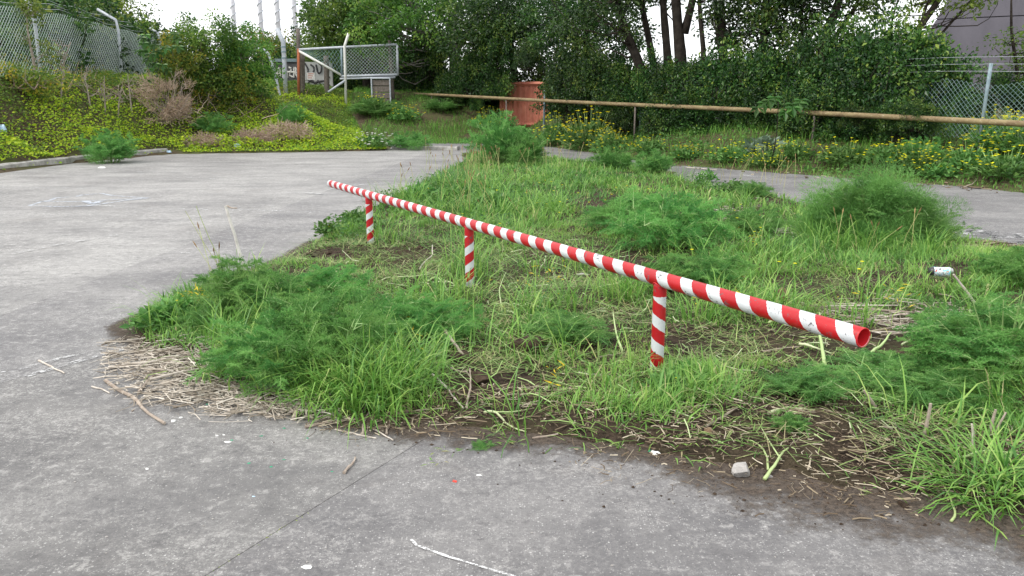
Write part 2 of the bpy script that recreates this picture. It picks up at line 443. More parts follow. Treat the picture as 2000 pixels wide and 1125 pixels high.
m = M('earth_and_leaf_litter'); v = m.coord()
n1 = m.noise(v, 0.9, 6); n2 = m.noise(v, 9, 8, 0.7)
c = m.mix(m.mr(n2, 0.3, 0.7), c4((0.035, 0.026, 0.018)), c4((0.12, 0.095, 0.06)))
c = m.mix(m.mr(n1, 0.42, 0.62, 0, 0.7), c, c4((0.075, 0.10, 0.03)))
MAT['earth'] = m.done(m.pbr(c, 0.95, 0.1, 0, m.bump(n2, 0.9, 0.05)))
tag(grid('ground', axis(-34, 30, 0.33, -700, 700), axis(-6, 62, 0.33, -60, 1200), H, MAT['earth']))

# ------------------------------------------------------------------ concrete yard in slabs
def concrete(name, dark, light, pale):
    m = M(name); v = m.coord()
    oi = m.node('ShaderNodeObjectInfo').outputs['Random']
    big = m.noise(v, 0.42, 4, 0.6, 0.8); mid = m.noise(v, 1.7, 9, 0.72, 0.6)
    fine = m.noise(v, 13, 10, 0.82, 0.3); grit = m.noise(v, 110, 4, 0.8)
    mm = m.math('ADD', m.math('MULTIPLY', big, 0.55), m.math('MULTIPLY', mid, 0.45))
    c = m.mix(m.mr(mm, 0.42, 0.58), c4(dark), c4(light))
    # worn pale scuffs and laitance, drawn out along the traffic
    st = m.noise(m.mapping(v, (0.8, 2.0, 1.0), (0, 0, 0.45)), 1.1, 10, 0.78, 0.5)
    flk = m.noise(v, 42, 10, 0.88)
    sc_ = m.math('MULTIPLY', m.mr(st, 0.42, 0.64), m.mr(flk, 0.50, 0.54))
    c = m.mix(m.math('MULTIPLY', sc_, 0.9), c, c4(pale))
    c = m.mix(m.math('MULTIPLY', m.mr(fine, 0.54, 0.60), 0.7), c, c4(pale))
    c = m.mix(m.math('MULTIPLY', m.mr(fine, 0.46, 0.39), 0.6), c, c4((0.085, 0.081, 0.083)))
    # exposed pale aggregate: separate chips, thick in the worn patches
    for sc2, rad, pick, amt in ((60.0, 0.24, 0.95, 0.6), (120.0, 0.34, 0.86, 0.42)):
        vo = m.node('ShaderNodeTexVoronoi'); m.l.new(m.mapping(v, (1, 1, 1), (0, 0, 0), (sc2, 1, 0)), vo.inputs['Vector']); vo.inputs['Scale'].default_value = sc2
        sel = m.node('ShaderNodeSeparateColor'); m.l.new(vo.outputs['Color'], sel.inputs[0])
        lim = m.mr(mid, 0.35, 0.62, pick + 0.08, pick - 0.22)
        chip = m.math('MULTIPLY', m.math('LESS_THAN', vo.outputs['Distance'], rad), m.math('GREATER_THAN', sel.outputs[0], lim))
        c = m.mix(m.math('MULTIPLY', chip, amt), c, m.mix(sel.outputs[1], c4((0.34, 0.33, 0.33)), c4((0.62, 0.61, 0.59))))
    c = m.mix(m.mr(grit, 0.45, 0.36, 0, 0.7), c, c4((0.065, 0.062, 0.065)))
    # tyre and damp stains, earth washed out over the slab
    er = m.noise(m.mapping(v, (1, 1, 1), (0, 0, 0), (5, 3, 0)), 0.9, 8, 0.7, 0.4)
    c = m.mix(m.mr(er, 0.56, 0.72, 0, 0.4), c, c4((0.12, 0.105, 0.095)))
    dk = m.noise(m.mapping(v, (0.5, 1.6, 1), (0, 0, -0.5), (1, 8, 0)), 0.7, 6, 0.65)
    c = m.mix(m.mr(dk, 0.50, 0.64, 0, 0.36), c, c4((0.095, 0.092, 0.096)))
    hs = m.node('ShaderNodeHueSaturation'); m.l.new(c, hs.inputs['Color'])
    m.l.new(m.mr(oi, 0, 1, 0.93, 1.07), hs.inputs['Value'])
    h = m.math('ADD', m.math('MULTIPLY', fine, 0.9), m.math('MULTIPLY', grit, 0.6))
    return m.done(m.pbr(hs.outputs[0], m.mr(mid, 0.3, 0.7, 0.65, 0.85), 0.35, 0, m.bump(h, 0.7, 0.008)))

MAT['concrete'] = concrete('worn_concrete', (0.124, 0.120, 0.119), (0.216, 0.210, 0.203), (0.37, 0.36, 0.345))
MAT['concrete_dark'] = concrete('darker_lilac_concrete', (0.108, 0.104, 0.107), (0.19, 0.184, 0.182), (0.32, 0.31, 0.30))
MAT['concrete_light'] = concrete('pale_dry_concrete', (0.168, 0.163, 0.160), (0.28, 0.273, 0.264), (0.42, 0.41, 0.395))
MAT['concrete_mid'] = concrete('stained_concrete', (0.130, 0.126, 0.128), (0.225, 0.219, 0.214), (0.37, 0.36, 0.35))
MAT['asphalt'] = concrete('old_grey_asphalt', (0.115, 0.112, 0.116), (0.205, 0.20, 0.198), (0.32, 0.31, 0.30))
MAT['kerb'] = plain_mat('lichened_kerb_concrete', (0.17, 0.165, 0.15), (0.42, 0.41, 0.38), 5, 0.9, 0.15, 0.8, 0.012)

def half(poly, p, q, side, gap=0.0018):
    """keep the part of poly on one side of the line p-q"""
    px_, py_ = p[0], p[1]; dx, dy = q[0] - p[0], q[1] - p[1]; L = math.hypot(dx, dy)
    f = lambda a: side * ((a[0] - px_) * -dy + (a[1] - py_) * dx) / L - gap
    out = []
    for i in range(len(poly)):
        a, b = poly[i], poly[(i + 1) % len(poly)]; fa, fb = f(a), f(b)
        if fa >= 0: out.append(a)
        if fa * fb < 0:
            t = fa / (fa - fb); out.append((a[0] + (b[0] - a[0]) * t, a[1] + (b[1] - a[1]) * t))
    return out

def slab(poly, mat, name, parent, top=0.0, thick=0.12):
    import bmesh
    bm = bmesh.new()
    vs_ = [bm.verts.new((p[0], p[1], top)) for p in poly]
    fc = bm.faces.new(vs_)
    if fc.normal.z < 0: fc.normal_flip()
    bm.normal_update()
    if fc.normal.z < 0: bmesh.ops.reverse_faces(bm, faces=[fc])
    r = bmesh.ops.extrude_face_region(bm, geom=[fc])
    for e in r['geom']:
        if isinstance(e, bmesh.types.BMVert): e.co.z -= thick
    bmesh.ops.recalc_face_normals(bm, faces=bm.faces)
    bmesh.ops.triangulate(bm, faces=bm.faces)
    me = bpy.data.meshes.new(name); bm.to_mesh(me); bm.free(); me.materials.append(mat)
    return link(name, me, parent)

yard = empty('pavement'); tag(yard, kind='structure')
YARD = [(-26, -6), (14, -6), (14, 1.2), at(2000, 800)[:2], at(1500, 520)[:2], at(1180, 372)[:2], at(1010, 312)[:2], at(903, 294)[:2], at(780, 291)[:2], at(620, 294)[:2], at(480, 296)[:2], at(330, 299)[:2],
        at(150, 317)[:2], at(0, 335)[:2], at(-500, 399)[:2]]
YARD = [tuple(p) for p in YARD]
J1 = (at(400, 1125)[:2], at(870, 832)[:2])
J2 = (at(0, 748)[:2], at(390, 648)[:2])
J3 = (at(0, 618)[:2], at(640, 372)[:2])
pieces = []
right = half(YARD, J1[0], J1[1], -1); left = half(YARD, J1[0], J1[1], 1)
l1 = half(left, J2[0], J2[1], -1); l2 = half(left, J2[0], J2[1], 1)
l3 = half(l2, J3[0], J3[1], -1, 0.0012); l4 = half(l2, J3[0], J3[1], 1, 0.0012)
for p in (right, l1, l3, l4):
    if len(p) > 2: slab(p, MAT['concrete_dark' if p is right else ('concrete_mid' if p is l3 else ('concrete_light' if p is l4 else 'concrete'))], 'slab', yard)

ROAD = [(14, 1.2)] + [tuple(at(x, y)[:2]) for x, y in ((2000, 802), (1500, 522), (1180, 374), (1010, 313), (903, 295))] + [(-4.1, 27.0), (-4.4, 29.5), (-6.6, 36)] + [(-4.9, 38.0)] + \
       [tuple(at(x, y)[:2]) for x, y in ((845, 258), (930, 266), (1060, 284), (1160, 298), (1310, 321), (1600, 343), (1860, 362), (2000, 376), (2500, 411), (3200, 469))] + [(40, 4)]
road = slab(ROAD, MAT['asphalt'], 'road', None, top=-0.006, thick=0.1); road['kind'] = 'structure'

# pale kerb at the far end of the yard and the kerb on the left
def kerb_stones(root, pts, ends, hgt, wid):
    pts = [np.array(p[:2]) for p in pts]
    for i in range(len(pts) - 1):
        a, b = pts[i], pts[i + 1]; n = max(1, int(round(np.linalg.norm(b - a) / 1.9)))
        t = (b - a) / np.linalg.norm(b - a); s = np.array([-t[1], t[0]])
        for k in range(n):
            p = a + (b - a) * (k + 0.004) / n; q = a + (b - a) * (k + 1 - 0.004) / n
            g = Geo(); N = 7; prof = [(0, -0.1), (0.012, hgt * 0.8), (0.05, hgt), (wid - 0.02, hgt * 0.98), (wid, -0.1)]
            vv = []
            for j in range(N):
                c_ = p + (q - p) * j / (N - 1)
                for (o, z) in prof:
                    w_ = c_ + s * (o + rng.normal(0, 0.006)); vv.append((w_[0], w_[1], z + (rng.normal(0, 0.007) if z > 0 else 0)))
            ff = []
            m_ = len(prof)
            for j in range(N - 1):
                for u in range(m_ - 1):
                    a0, a1, b0, b1 = j * m_ + u, j * m_ + u + 1, (j + 1) * m_ + u, (j + 1) * m_ + u + 1
                    ff += [(a0, b0, b1), (a0, b1, a1)]
            for j in (0, N - 1):
                o = j * m_; ff += [(o, o + 1, o + 2), (o, o + 2, o + 3), (o, o + 3, o + 4)]
            g.add(vv, ff, 0.5); g.build('kerb_stone', MAT['kerb'], root)
kr = empty('kerb'); tag(kr, kind='structure'); kerb_stones(kr, [at(x, y)[:2] for x, y in ((-500, 401), (0, 336), (150, 318), (330, 300))], None, 0.17, 0.22)
kr = empty('kerb'); tag(kr, kind='structure'); kerb_stones(kr, [at(x, y)[:2] for x, y in ((765, 293), (830, 293), (893, 294))], None, 0.12, 0.3)

# ------------------------------------------------------------------ soil of the island
m = M('trodden_soil'); v = m.coord()
n1 = m.noise(v, 1.3, 5); n2 = m.noise(v, 22, 8, 0.75); n3 = m.noise(v, 4.5, 6)
c = m.mix(m.mr(n2, 0.38, 0.62), c4((0.014, 0.010, 0.008)), c4((0.08, 0.058, 0.042)))
c = m.mix(m.mr(m.noise(v, 60, 6, 0.8), 0.58, 0.68, 0, 0.7), c, c4((0.19, 0.145, 0.10)))
c = m.mix(m.mr(n3, 0.45, 0.65, 0, 0.45), c, c4((0.10, 0.078, 0.05)))
c = m.mix(m.mr(n1, 0.52, 0.68, 0, 0.3), c, c4((0.07, 0.08, 0.03)))
MAT['trodden'] = m.done(m.pbr(c, 0.95, 0.1, 0, m.bump(n2, 1.0, 0.03)))
ix = np.array([p[0] for p in ISLAND]); iy = np.array([p[1] for p in ISLAND])
def near_island(X, Y):
    d = pdist(X, Y, ISLAND + [ISLAND[0]]); return inpoly(X, Y, ISLAND) | (d < 0.35)
grid('soil_bed', np.arange(-3.2, 9.5, 0.055), np.concatenate([np.arange(2.6, 8.0, 0.055), np.arange(8.0, 26.5, 0.16)]), HI, MAT['trodden'], near_island)

# moss in the open joints
def on_line(p, q, n): return np.array([p + (q - p) * t for t in np.linspace(0, 1, n)])
g = Geo()
pts = on_line(J1[0], J1[1], 1500) + rng.normal(0, 0.0025, (1500, 2))
keep = (vnoise(pts[:, 0], pts[:, 1], 3.0, 8) > 0.55) & (rng.random(1500) < 0.6)
pts = pts[keep]; n = len(pts)
leaves(g, np.c_[pts, np.full(n, -0.008)], rdirs(n, 0.0, 0.6), rdirs(n, 0.5, 1), rng.uniform(0.008, 0.02, n), rng.uniform(0.006, 0.012, n))
mo = g.build('moss', MAT['cover']); tag(mo, 'yellow green moss growing in the joint between concrete slabs', 'moss', kind='stuff')

# chalk and paint on the paving
def worn(name, colr, thr, scale=40):
    m = M(name); v = m.coord(); f = m.noise(v, scale, 5, 0.8); f2 = m.noise(v, 5, 3)
    a = m.mr(m.math('ADD', f, m.math('MULTIPLY', m.math('SUBTRACT', f2, 0.5), 0.5)), thr - 0.06, thr + 0.06)
    p = m.pbr(c4(colr), 0.9, 0.1); t = m.node('ShaderNodeBsdfTransparent')
    mx = m.node('ShaderNodeMixShader'); m.l.new(a, mx.inputs[0]); m.l.new(t.outputs[0], mx.inputs[1]); m.l.new(p, mx.inputs[2])
    return m.done(mx.outputs[0])
MAT['chalk'] = worn('white_chalk', (0.62, 0.62, 0.62), 0.50, 90)
MAT['chalk_faint'] = worn('faint_blue_white_chalk', (0.44, 0.47, 0.52), 0.47, 24)
MAT['paint_worn'] = worn('worn_white_paint', (0.46, 0.46, 0.46), 0.55, 26)

def ribbon(g, pts, w, z=0.004):
    pts = np.asarray(pts, float)
    fine = []
    for i in range(len(pts) - 1):
        k = max(2, int(np.linalg.norm(pts[i + 1] - pts[i]) / 0.04))
        fine += [pts[i] + (pts[i + 1] - pts[i]) * j / k for j in range(k)]
    fine.append(pts[-1]); p = np.array(fine); p += rng.normal(0, w * 0.06, p.shape)
    t = np.gradient(p, axis=0); t /= np.linalg.norm(t, axis=1, keepdims=True); s = np.stack([-t[:, 1], t[:, 0]], 1)
    ww = w * rng.uniform(0.7, 1.2, len(p))[:, None] * 0.5
    v = np.concatenate([np.c_[p - s * ww, np.full(len(p), z)], np.c_[p + s * ww, np.full(len(p), z)]])
    n = len(p); i = np.arange(n - 1)
    f = np.concatenate([np.stack([i, i + 1, i + n + 1], 1), np.stack([i, i + n + 1, i + n], 1)])
    return g.add(v, f, 0.5)

MAT['joint'] = plain_mat('dusty_joint_filler', (0.07, 0.066, 0.055), (0.16, 0.15, 0.125), 30, 0.95, 0.05, 0.5, 0.004)
for J in (J1, J2, J3):
    g = Geo(); ribbon(g, [J[0] - (J[1] - J[0]) * 0.3, J[0], J[1]], 0.02, -0.0035); g.build('joint_filler', MAT['joint'], yard)
PX = lambda L: [at(a, b)[:2] for a, b in L]
g = Geo(); ribbon(g, PX([(803, 1055), (815, 1067), (840, 1076), (880, 1090), (920, 1102), (960, 1114), (1000, 1126), (1040, 1140)]), 0.012)
g.build('chalk_line', MAT['chalk'], yard)
g = Geo(); ribbon(g, PX([(58, 402), (82, 394), (150, 394), (205, 391), (295, 387), (240, 384), (212, 381), (200, 378), (160, 381), (150, 384), (108, 387), (100, 391), (80, 395)]), 0.06)
ribbon(g, PX([(58, 402), (110, 404), (170, 403), (205, 398), (250, 391), (295, 387)]), 0.06, 0.006); ribbon(g, PX([(165, 393), (180, 399), (200, 393)]), 0.10, 0.008)
g.build('chalk_drawing', MAT['chalk_faint'], yard)
for k, L in enumerate(([(-60, 758), (60, 733), (150, 707), (245, 682)], [(-60, 738), (40, 722), (120, 700), (200, 684)], [(150, 399), (300, 408), (480, 410), (640, 416)], [(225, 353), (280, 352)], [(265, 336), (300, 336)],
                    [(0, 366), (120, 368), (200, 369)], [(360, 346), (420, 350)], [(640, 372), (700, 362), (760, 358)], [(560, 376), (640, 380)], [(330, 494), (400, 497)], [(30, 497), (120, 478), (230, 460)])):
    g = Geo(); ribbon(g, PX(L), (0.05, 0.04, 0.10, 0.12, 0.12, 0.12, 0.10, 0.2, 0.18, 0.05, 0.06)[k], 0.004 + 0.0006 * k)
    g.build('worn_marking', MAT['paint_worn'], yard)

# earth silted out over the concrete along the island's edge
m = M('washed_silt'); v = m.coord(); cov = m.attr(); n1 = m.noise(v, 7, 8, 0.75); n2 = m.noise(v, 45, 5, 0.8)
a_ = m.mr(m.math('ADD', m.math('SUBTRACT', cov, n1), m.math('MULTIPLY', m.math('SUBTRACT', n2, 0.5), 0.5)), -0.10, 0.22, 0, 0.85)
p = m.pbr(m.mix(m.mr(n2, 0.35, 0.65), c4((0.04, 0.031, 0.025)), c4((0.125, 0.10, 0.08))), 0.95, 0.1, 0, m.bump(n2, 0.5, 0.006)); t = m.node('ShaderNodeBsdfTransparent')
mx = m.node('ShaderNodeMixShader'); m.l.new(a_, mx.inputs[0]); m.l.new(t.outputs[0], mx.inputs[1]); m.l.new(p, mx.inputs[2]); MAT['silt'] = m.done(mx.outputs[0])
xs, ys = np.arange(-3.4, 5.2, 0.05), np.arange(1.9, 9.0, 0.05)
X, Y = np.meshgrid(xs, ys); d = pdist(X, Y, ISLAND + [ISLAND[0]]); ins = inpoly(X, Y, ISLAND); sd = np.where(ins, -d, d)
wid = np.interp(X, [-1.6, -0.2], [0.10, 0.22]) + 0.55 * vnoise(X, Y, 1.3, 61) * np.interp(X, [-1.6, 0.0, 2.5], [0.15, 0.9, 1.3])
cv = np.clip(0.80 - sd / wid * 0.75, 0.0, 0.9)
v_ = np.stack([X.ravel(), Y.ravel(), np.full(X.size, 0.0035)], 1); nx = len(xs)
i = (np.arange(len(ys) - 1)[:, None] * nx + np.arange(nx - 1)[None]).ravel(); f = np.concatenate([np.stack([i, i + 1, i + nx + 1], 1), np.stack([i, i + nx + 1, i + nx], 1)])
k = ((sd < 0.85) & (sd > -0.25)).ravel(); f = f[k[f].all(axis=1)]; used = np.unique(f); mp = np.zeros(len(v_), int); mp[used] = np.arange(len(used))
g = Geo(); g.add(v_[used], mp[f], cv.ravel()[used]); tag(g.build('silt', MAT['silt']), 'thin brown silt washed over the concrete along the soil edge', 'silt', kind='stuff')

for k, (L, w) in enumerate((([(1870, 470), (1940, 474), (2060, 482)], 0.75), ([(1880, 452), (2000, 462)], 0.5), ([(1440, 340), (1500, 348)], 0.3))):
    g = Geo(); ribbon(g, PX(L), w, 0.0006 * k); g.build('worn_marking', MAT['paint_worn'], road)

# ------------------------------------------------------------------ trees and fences behind
def smooth_path(pts, n):
    pts = np.asarray(pts, float); t = np.linspace(0, 1, len(pts)); u = np.linspace(0, 1, n)
    # Catmull-like smoothing by cubic interpolation of each axis
    out = np.stack([np.interp(u, t, pts[:, k]) for k in range(3)], 1)
    for _ in range(2):
        o = out.copy(); o[1:-1] = (out[:-2] + 2 * out[1:-1] + out[2:]) / 4; out = o
    return out

def branch(g, a, b, r0, r1, wob=0.12, n=7, sides=5):
    a = np.asarray(a, float); b = np.asarray(b, float); L = np.linalg.norm(b - a)
    t = np.linspace(0, 1, n)[:, None]
    p = a + (b - a) * t + np.cumsum(rng.normal(0, wob * L / n, (n, 3)), axis=0) * np.sin(t * np.pi) + np.array([0, 0, -0.10 * L]) * np.sin(t * np.pi)
    tube(g, p, np.linspace(r0, r1, n), sides, rough=0.15, cap=True)
    return p

def make_tree(name, base, trunk_pts, r0, crown, nclump, per, leaf, mat, bark, label, cat='tree', group=None, trunk_n=14, flat=0.0, spread=0.42, more_trunks=(), low=0.25):
    """trunk_pts relative to base; crown = list of (cx,cy,cz,rx,ry,rz) lobes relative to base"""
    root = empty(name, base); tag(root, label, cat, group)
    tp = smooth_path(trunk_pts, trunk_n)
    g = Geo(); rad = r0 * np.linspace(1, 0.35, trunk_n); rad[0] *= 1.25
    tube(g, tp, rad, 9, rough=0.16); g.build('trunk', bark, root, smooth=True)
    paths = [tp]
    for mt in more_trunks:
        g = Geo(); q = smooth_path(mt[1], trunk_n); tube(g, q, mt[0] * np.linspace(1, 0.35, trunk_n), 8, rough=0.16); g.build('trunk', bark, root, smooth=True); paths.append(q)
    gb = Geo(); cs = []
    vol = np.array([c[3] * c[4] * c[5] for c in crown]); pick = rng.choice(len(crown), nclump, p=vol / vol.sum())
    for k in pick:
        cx, cy, cz, rx, ry, rz = crown[k]
        d = rdirs(1)[0] * rng.random() ** 0.4
        cs.append((cx + d[0] * rx, cy + d[1] * ry, cz + d[2] * rz))
    cs = np.array(cs)
    for i, c_ in enumerate(cs):
        tp_ = paths[i % len(paths)]
        hz = tp_[:, 2]; zt = max(hz.max() * low, min(c_[2] - 0.4 * np.hypot(c_[0], c_[1]), hz.max()))
        k = int(np.argmin(np.abs(hz - zt)))
        if i % 2 == 0 or nclump < 40: branch(gb, tp_[k], c_, max(0.012, r0 * 0.22 * rng.uniform(0.4, 1.0)), 0.006, 0.35)
    if gb.v: gb.build('branches', bark, root, smooth=True, kind='stuff')
    n = nclump * per
    ci = np.repeat(np.arange(nclump), per)
    sp = spread * rng.uniform(0.6, 1.4, nclump)[ci]
    off = rdirs(n) * (rng.random(n) ** 0.5)[:, None] * sp[:, None] * np.array([1.15, 1.15, 0.75])
    p = cs[ci] + off
    d = off / (np.linalg.norm(off, axis=1, keepdims=True) + 1e-6) + rdirs(n) * 0.9 + np.array([0, 0, -0.15])
    nr = rdirs(n, 0.0, 1.0)
    g = Geo(); rr = np.clip(rng.random(nclump)[ci] ** 1.4 * 0.7 + rng.normal(0.15, 0.15, n), 0, 1)
    s_ = leaf * rng.uniform(0.6, 1.3, n)
    leaves(g, p, d, nr, s_, s_ * 0.55, rr)
    g.build('crown', mat, root)
    return root

# --- fence line on the right: pipe rail, posts, mesh
FA, FB = np.array([9.75, 16.5]), np.array([-4.65, 40.0])
FDIR = (FB - FA) / np.linalg.norm(FB - FA); FNRM = np.array([FDIR[1], -FDIR[0]]) * -1      # points away from the road
if FNRM[0] * 1 + FNRM[1] * 1 < 0: FNRM = -FNRM
def fpt(s, off=0.0): return FA + (FB - FA) * s + FNRM * off
def fs(px):
    """where along the fence line a column of the photograph meets it"""
    k = (px - 1000) / FPX / 1.0
    s = np.linspace(-1.2, 1.3, 4000); P = FA[None] + (FB - FA)[None] * s[:, None]
    q, _ = pix(P[:, 0], P[:, 1], 1.2); ok = P[:, 1] > 3
    return s[ok][np.argmin(np.abs(q[ok] - px))]

def pipe_z(s): return 1.17 + (1.94 - 1.17) * s

rf = empty('pipe_rail', (*fpt(0.3), 0)); tag(rf, 'long rusty tan steel pipe running level in front of the dark hedge', 'rail')
def local(root, p): return np.asarray(p, float) - np.array(root.location)
m = M('rusty_tan_pipe'); v = m.coord(); n1 = m.noise(m.mapping(v, (1, 1, 3)), 2.5, 7, 0.7); n2 = m.noise(v, 18, 5, 0.7)
c = m.mix(m.mr(n1, 0.35, 0.62), c4((0.27, 0.215, 0.11)), c4((0.15, 0.10, 0.055))); c = m.mix(m.mr(n2, 0.55, 0.7, 0, 0.7), c, c4((0.44, 0.38, 0.26)))
MAT['pipe'] = m.done(m.pbr(c, 0.75, 0.3, 0, m.bump(n2, 0.3, 0.004)))
g = Geo(); S = np.linspace(-0.55, 1.0, 60)
pts = np.array([[*fpt(s, -0.55), pipe_z(s) + 0.010 * math.sin(s * 9)] for s in S])
tube(g, local(rf, pts), 0.060, 12, cap=True); g.build('pipe', MAT['pipe'], rf, smooth=True)
for s in (-0.4, -0.12, 0.14, 0.38, 0.66, 0.9):
    q = fpt(s, -0.55); g = Geo(); z0 = float(H(q[0], q[1])) - 0.2
    tube(g, local(rf, [[*q, z0], [*q, pipe_z(s) - 0.05]]), 0.028, 8); g.build('support_post', MAT['oldwood'], rf, smooth=True)

def chain(g, A, B, zb, zt, cell, w, sag=0.0, holes=None):
    """diamond wire between two plan points"""
    A = np.asarray(A, float); B = np.asarray(B, float); L = np.linalg.norm(B - A); nx = int(L / cell); nz = int(round((zt(0.5) - zb(0.5)) / cell))
    p0, p1 = [], []
    for i in range(nx):
        for j in range(nz):
            for (ia, ja, ib, jb) in ((i, j, i + 0.5, j + 0.5), (i + 0.5, j + 0.5, i + 1, j), ):
                def P(a, b):
                    s = a / nx; q = A + (B - A) * s; h = zb(s) + (zt(s) - zb(s)) * b / nz
                    return (q[0], q[1], h - sag * math.sin(s * math.pi * 3) ** 2 * b / nz)
                if holes and holes(ia / nx, ja / nz): continue
                p0.append(P(ia, ja)); p1.append(P(ib, jb))
                p0.append(P(ia, ja + (1 if ja == j else 0))) ; p1.append(P(ib, jb + (0 if ja == j else 1)))
    prisms(g, np.array(p0), np.array(p1), w)

fr = empty('chain_link_fence', (*fpt(0.1), 0)); tag(fr, 'blue green chain link fence behind the pipe rail at the right', 'fence')
post_px = [2260, 1918, 1650, 1448, 1250, 1062]
for k, ppx in enumerate(post_px):
    s = fs(ppx); q = fpt(s); z0 = float(H(*q)); g = Geo()
    lean = 0.10 if k == 2 else 0.03
    tube(g, local(fr, [[q[0], q[1], z0 - 0.3], [q[0] + lean * 0.5, q[1], z0 + 1.2], [q[0] + lean, q[1], z0 + (1.85 if k != 1 else 1.78)]]), 0.036, 8)
    g.build('post', MAT['blue_post'], fr, smooth=True)
for hgt in (1.38, 1.52, 1.66):
    g = Geo(); ss = np.linspace(fs(2260), fs(1700), 40)
    pts = np.array([[*fpt(s), float(H(*fpt(s))) * 0 + float(np.interp(s, [fs(2260), fs(905)], [0.72, 1.15])) + hgt + 0.015 * math.sin(s * 40)] for s in ss])
    tube(g, local(fr, pts), 0.0035, 4); g.build('barbed_wire', MAT['galv'], fr)
g = Geo(); s0, s1 = fs(2260), fs(1700)
zb = lambda u: 0.74 + 0.12 * u; zt = lambda u: 1.92 + 0.16 * u - 0.12 * math.sin(u * 9) ** 2
chain(g, fpt(s0, 0.02), fpt(s1, 0.02), zb, zt, 0.10, 0.0034)
me_o = g.build('wire_mesh', MAT['wire_blue'], fr, kind='stuff'); me_o.location = -Vector(fr.location)
g = Geo(); chain(g, fpt(s1, 0.02), fpt(fs(1100), 0.02), lambda u: 0.86 + 0.25 * u, lambda u: 2.05 + 0.25 * u, 0.14, 0.0035)
me_o = g.build('wire_mesh', MAT['blue_post'], fr, kind='stuff'); me_o.location = -Vector(fr.location)

# --- trees of the right hand row
def trunk_at(pxy_list, Y, base_z):
    """a trunk whose leaning line is read at depth Y"""
    P = [aty(px, py, Y) for px, py in pxy_list]
    b = P[0].copy(); b[2] = base_z
    return b, [np.zeros(3)] + [p - b for p in P]

def big_tree(label, path, Y, r0, top, lobes, ncl, per, leaf, mat, bark, **kw):
    Y += 1.0 if 1200 < path[0][0] < 1350 else (2.5 if 800 < path[0][0] <= 1200 else 0.0)
    b = aty(path[0][0], path[0][1], Y); gz = float(H(b[0], b[1])); base = np.array([b[0], b[1], gz - 0.05])
    pts = [np.zeros(3)] + [aty(px, py, Y) - base for px, py in path]
    last = pts[-1]; prev = pts[-2]; dirv = (last - prev) / (np.linalg.norm(last - prev) + 1e-6)
    dirv = dirv * 0.5 + np.array([0, 0, 1]) * 0.7; dirv /= np.linalg.norm(dirv)
    pts.append(last + dirv * max(0.5, (top - last[2]) * 0.5)); pts.append(last + dirv * max(1.0, (top - last[2])))
    lobes = [(a_, b_, c_ - ((1.5 if path[0][0] < 1200 else 0.9) if c_ > 4.5 else 0.0), d_, e_, f_) for a_, b_, c_, d_, e_, f_ in lobes]; ncl = int(ncl * (1.35 if path[0][0] < 1200 else 1.05))
    return make_tree('tree', base, pts, r0, lobes, ncl, per, leaf, mat, bark, label, group='row of trees behind the pipe rail', **kw)

D_, MD, OL = MAT['tree_dark'], MAT['tree_mid'], MAT['tree_olive']
BK, BG = MAT['bark'], MAT['bark_grey']
big_tree('pale grey forking trunk with fresh green crown right of the wire gate', [(890, 170), (888, 120), (886, 60), (880, 0)], 37, 0.36, 10,
         [(0, 0, 6.2, 4.2, 3, 2.6), (-3.6, -1, 4.6, 2.6, 2, 2.0), (2.6, -1, 4.2, 2.2, 2, 1.9), (-1.5, -2.0, 3.0, 2.2, 1.4, 1.1)], 150, 90, 0.17, MD, BG, spread=0.6,
         more_trunks=((0.17, [(0, 0, 1.6), (-1.0, -0.3, 3.0), (-2.2, -0.8, 4.2), (-3.4, -1, 5.2)]), (0.15, [(0, 0, 1.8), (0.9, 0, 3.2), (2.0, -0.5, 4.6), (2.6, -1, 6)]), (0.10, [(0, 0, 2.4), (-0.8, -0.2, 3.8), (-1.0, 0, 6)])))
big_tree('broad leafy tree left of the pale grey trunk, overhanging the gate', [(715, 165), (712, 90), (720, 20)], 42, 0.2, 9,
         [(0, 0, 5.2, 3.2, 2.5, 2.6), (-1.8, 0, 3.4, 1.7, 1.5, 1.5), (1.6, -1, 3.2, 2.2, 1.6, 1.6), (-0.6, -0.5, 2.6, 2.0, 1.4, 0.9)], 160, 90, 0.17, MD, BK, spread=0.6)
big_tree('dense dark tree above the red corrugated container', [(1010, 190), (1000, 100), (985, 0)], 33, 0.2, 10,
         [(0, 0, 5.0, 3.4, 2, 2.8), (1.5, -1, 3.3, 2.5, 1.5, 1.4), (-1.6, -1, 3.4, 2.2, 1.5, 1.4)], 130, 85, 0.15, D_, BK, spread=0.55)
big_tree('dark trunk leaning left, leftmost of the close cluster of trunks', [(1262, 150), (1240, 105), (1218, 55), (1200, -5)], 25, 0.19, 9,
         [(-1.4, 0, 6.2, 2.2, 2, 2.4), (-1.8, -0.5, 3.6, 1.6, 1.2, 0.9)], 75, 70, 0.13, D_, BK)
big_tree('dark slim trunk leaning left, second in the close cluster of trunks', [(1282, 150), (1272, 100), (1262, 50), (1250, -5)], 26, 0.15, 9.5,
         [(-0.8, 0, 6.4, 2.0, 2, 2.3), (-0.5, 1.0, 4.2, 1.4, 1.0, 0.8)], 55, 65, 0.13, D_, BK)
big_tree('dark upright trunk just left of the thickest forked trunk', [(1306, 160), (1303, 100), (1298, 40), (1294, -10)], 25, 0.17, 10,
         [(0, 0, 6.8, 2.0, 2, 2.2), (0.2, 1.2, 4.2, 1.2, 1.0, 0.7)], 50, 65, 0.13, D_, BK)
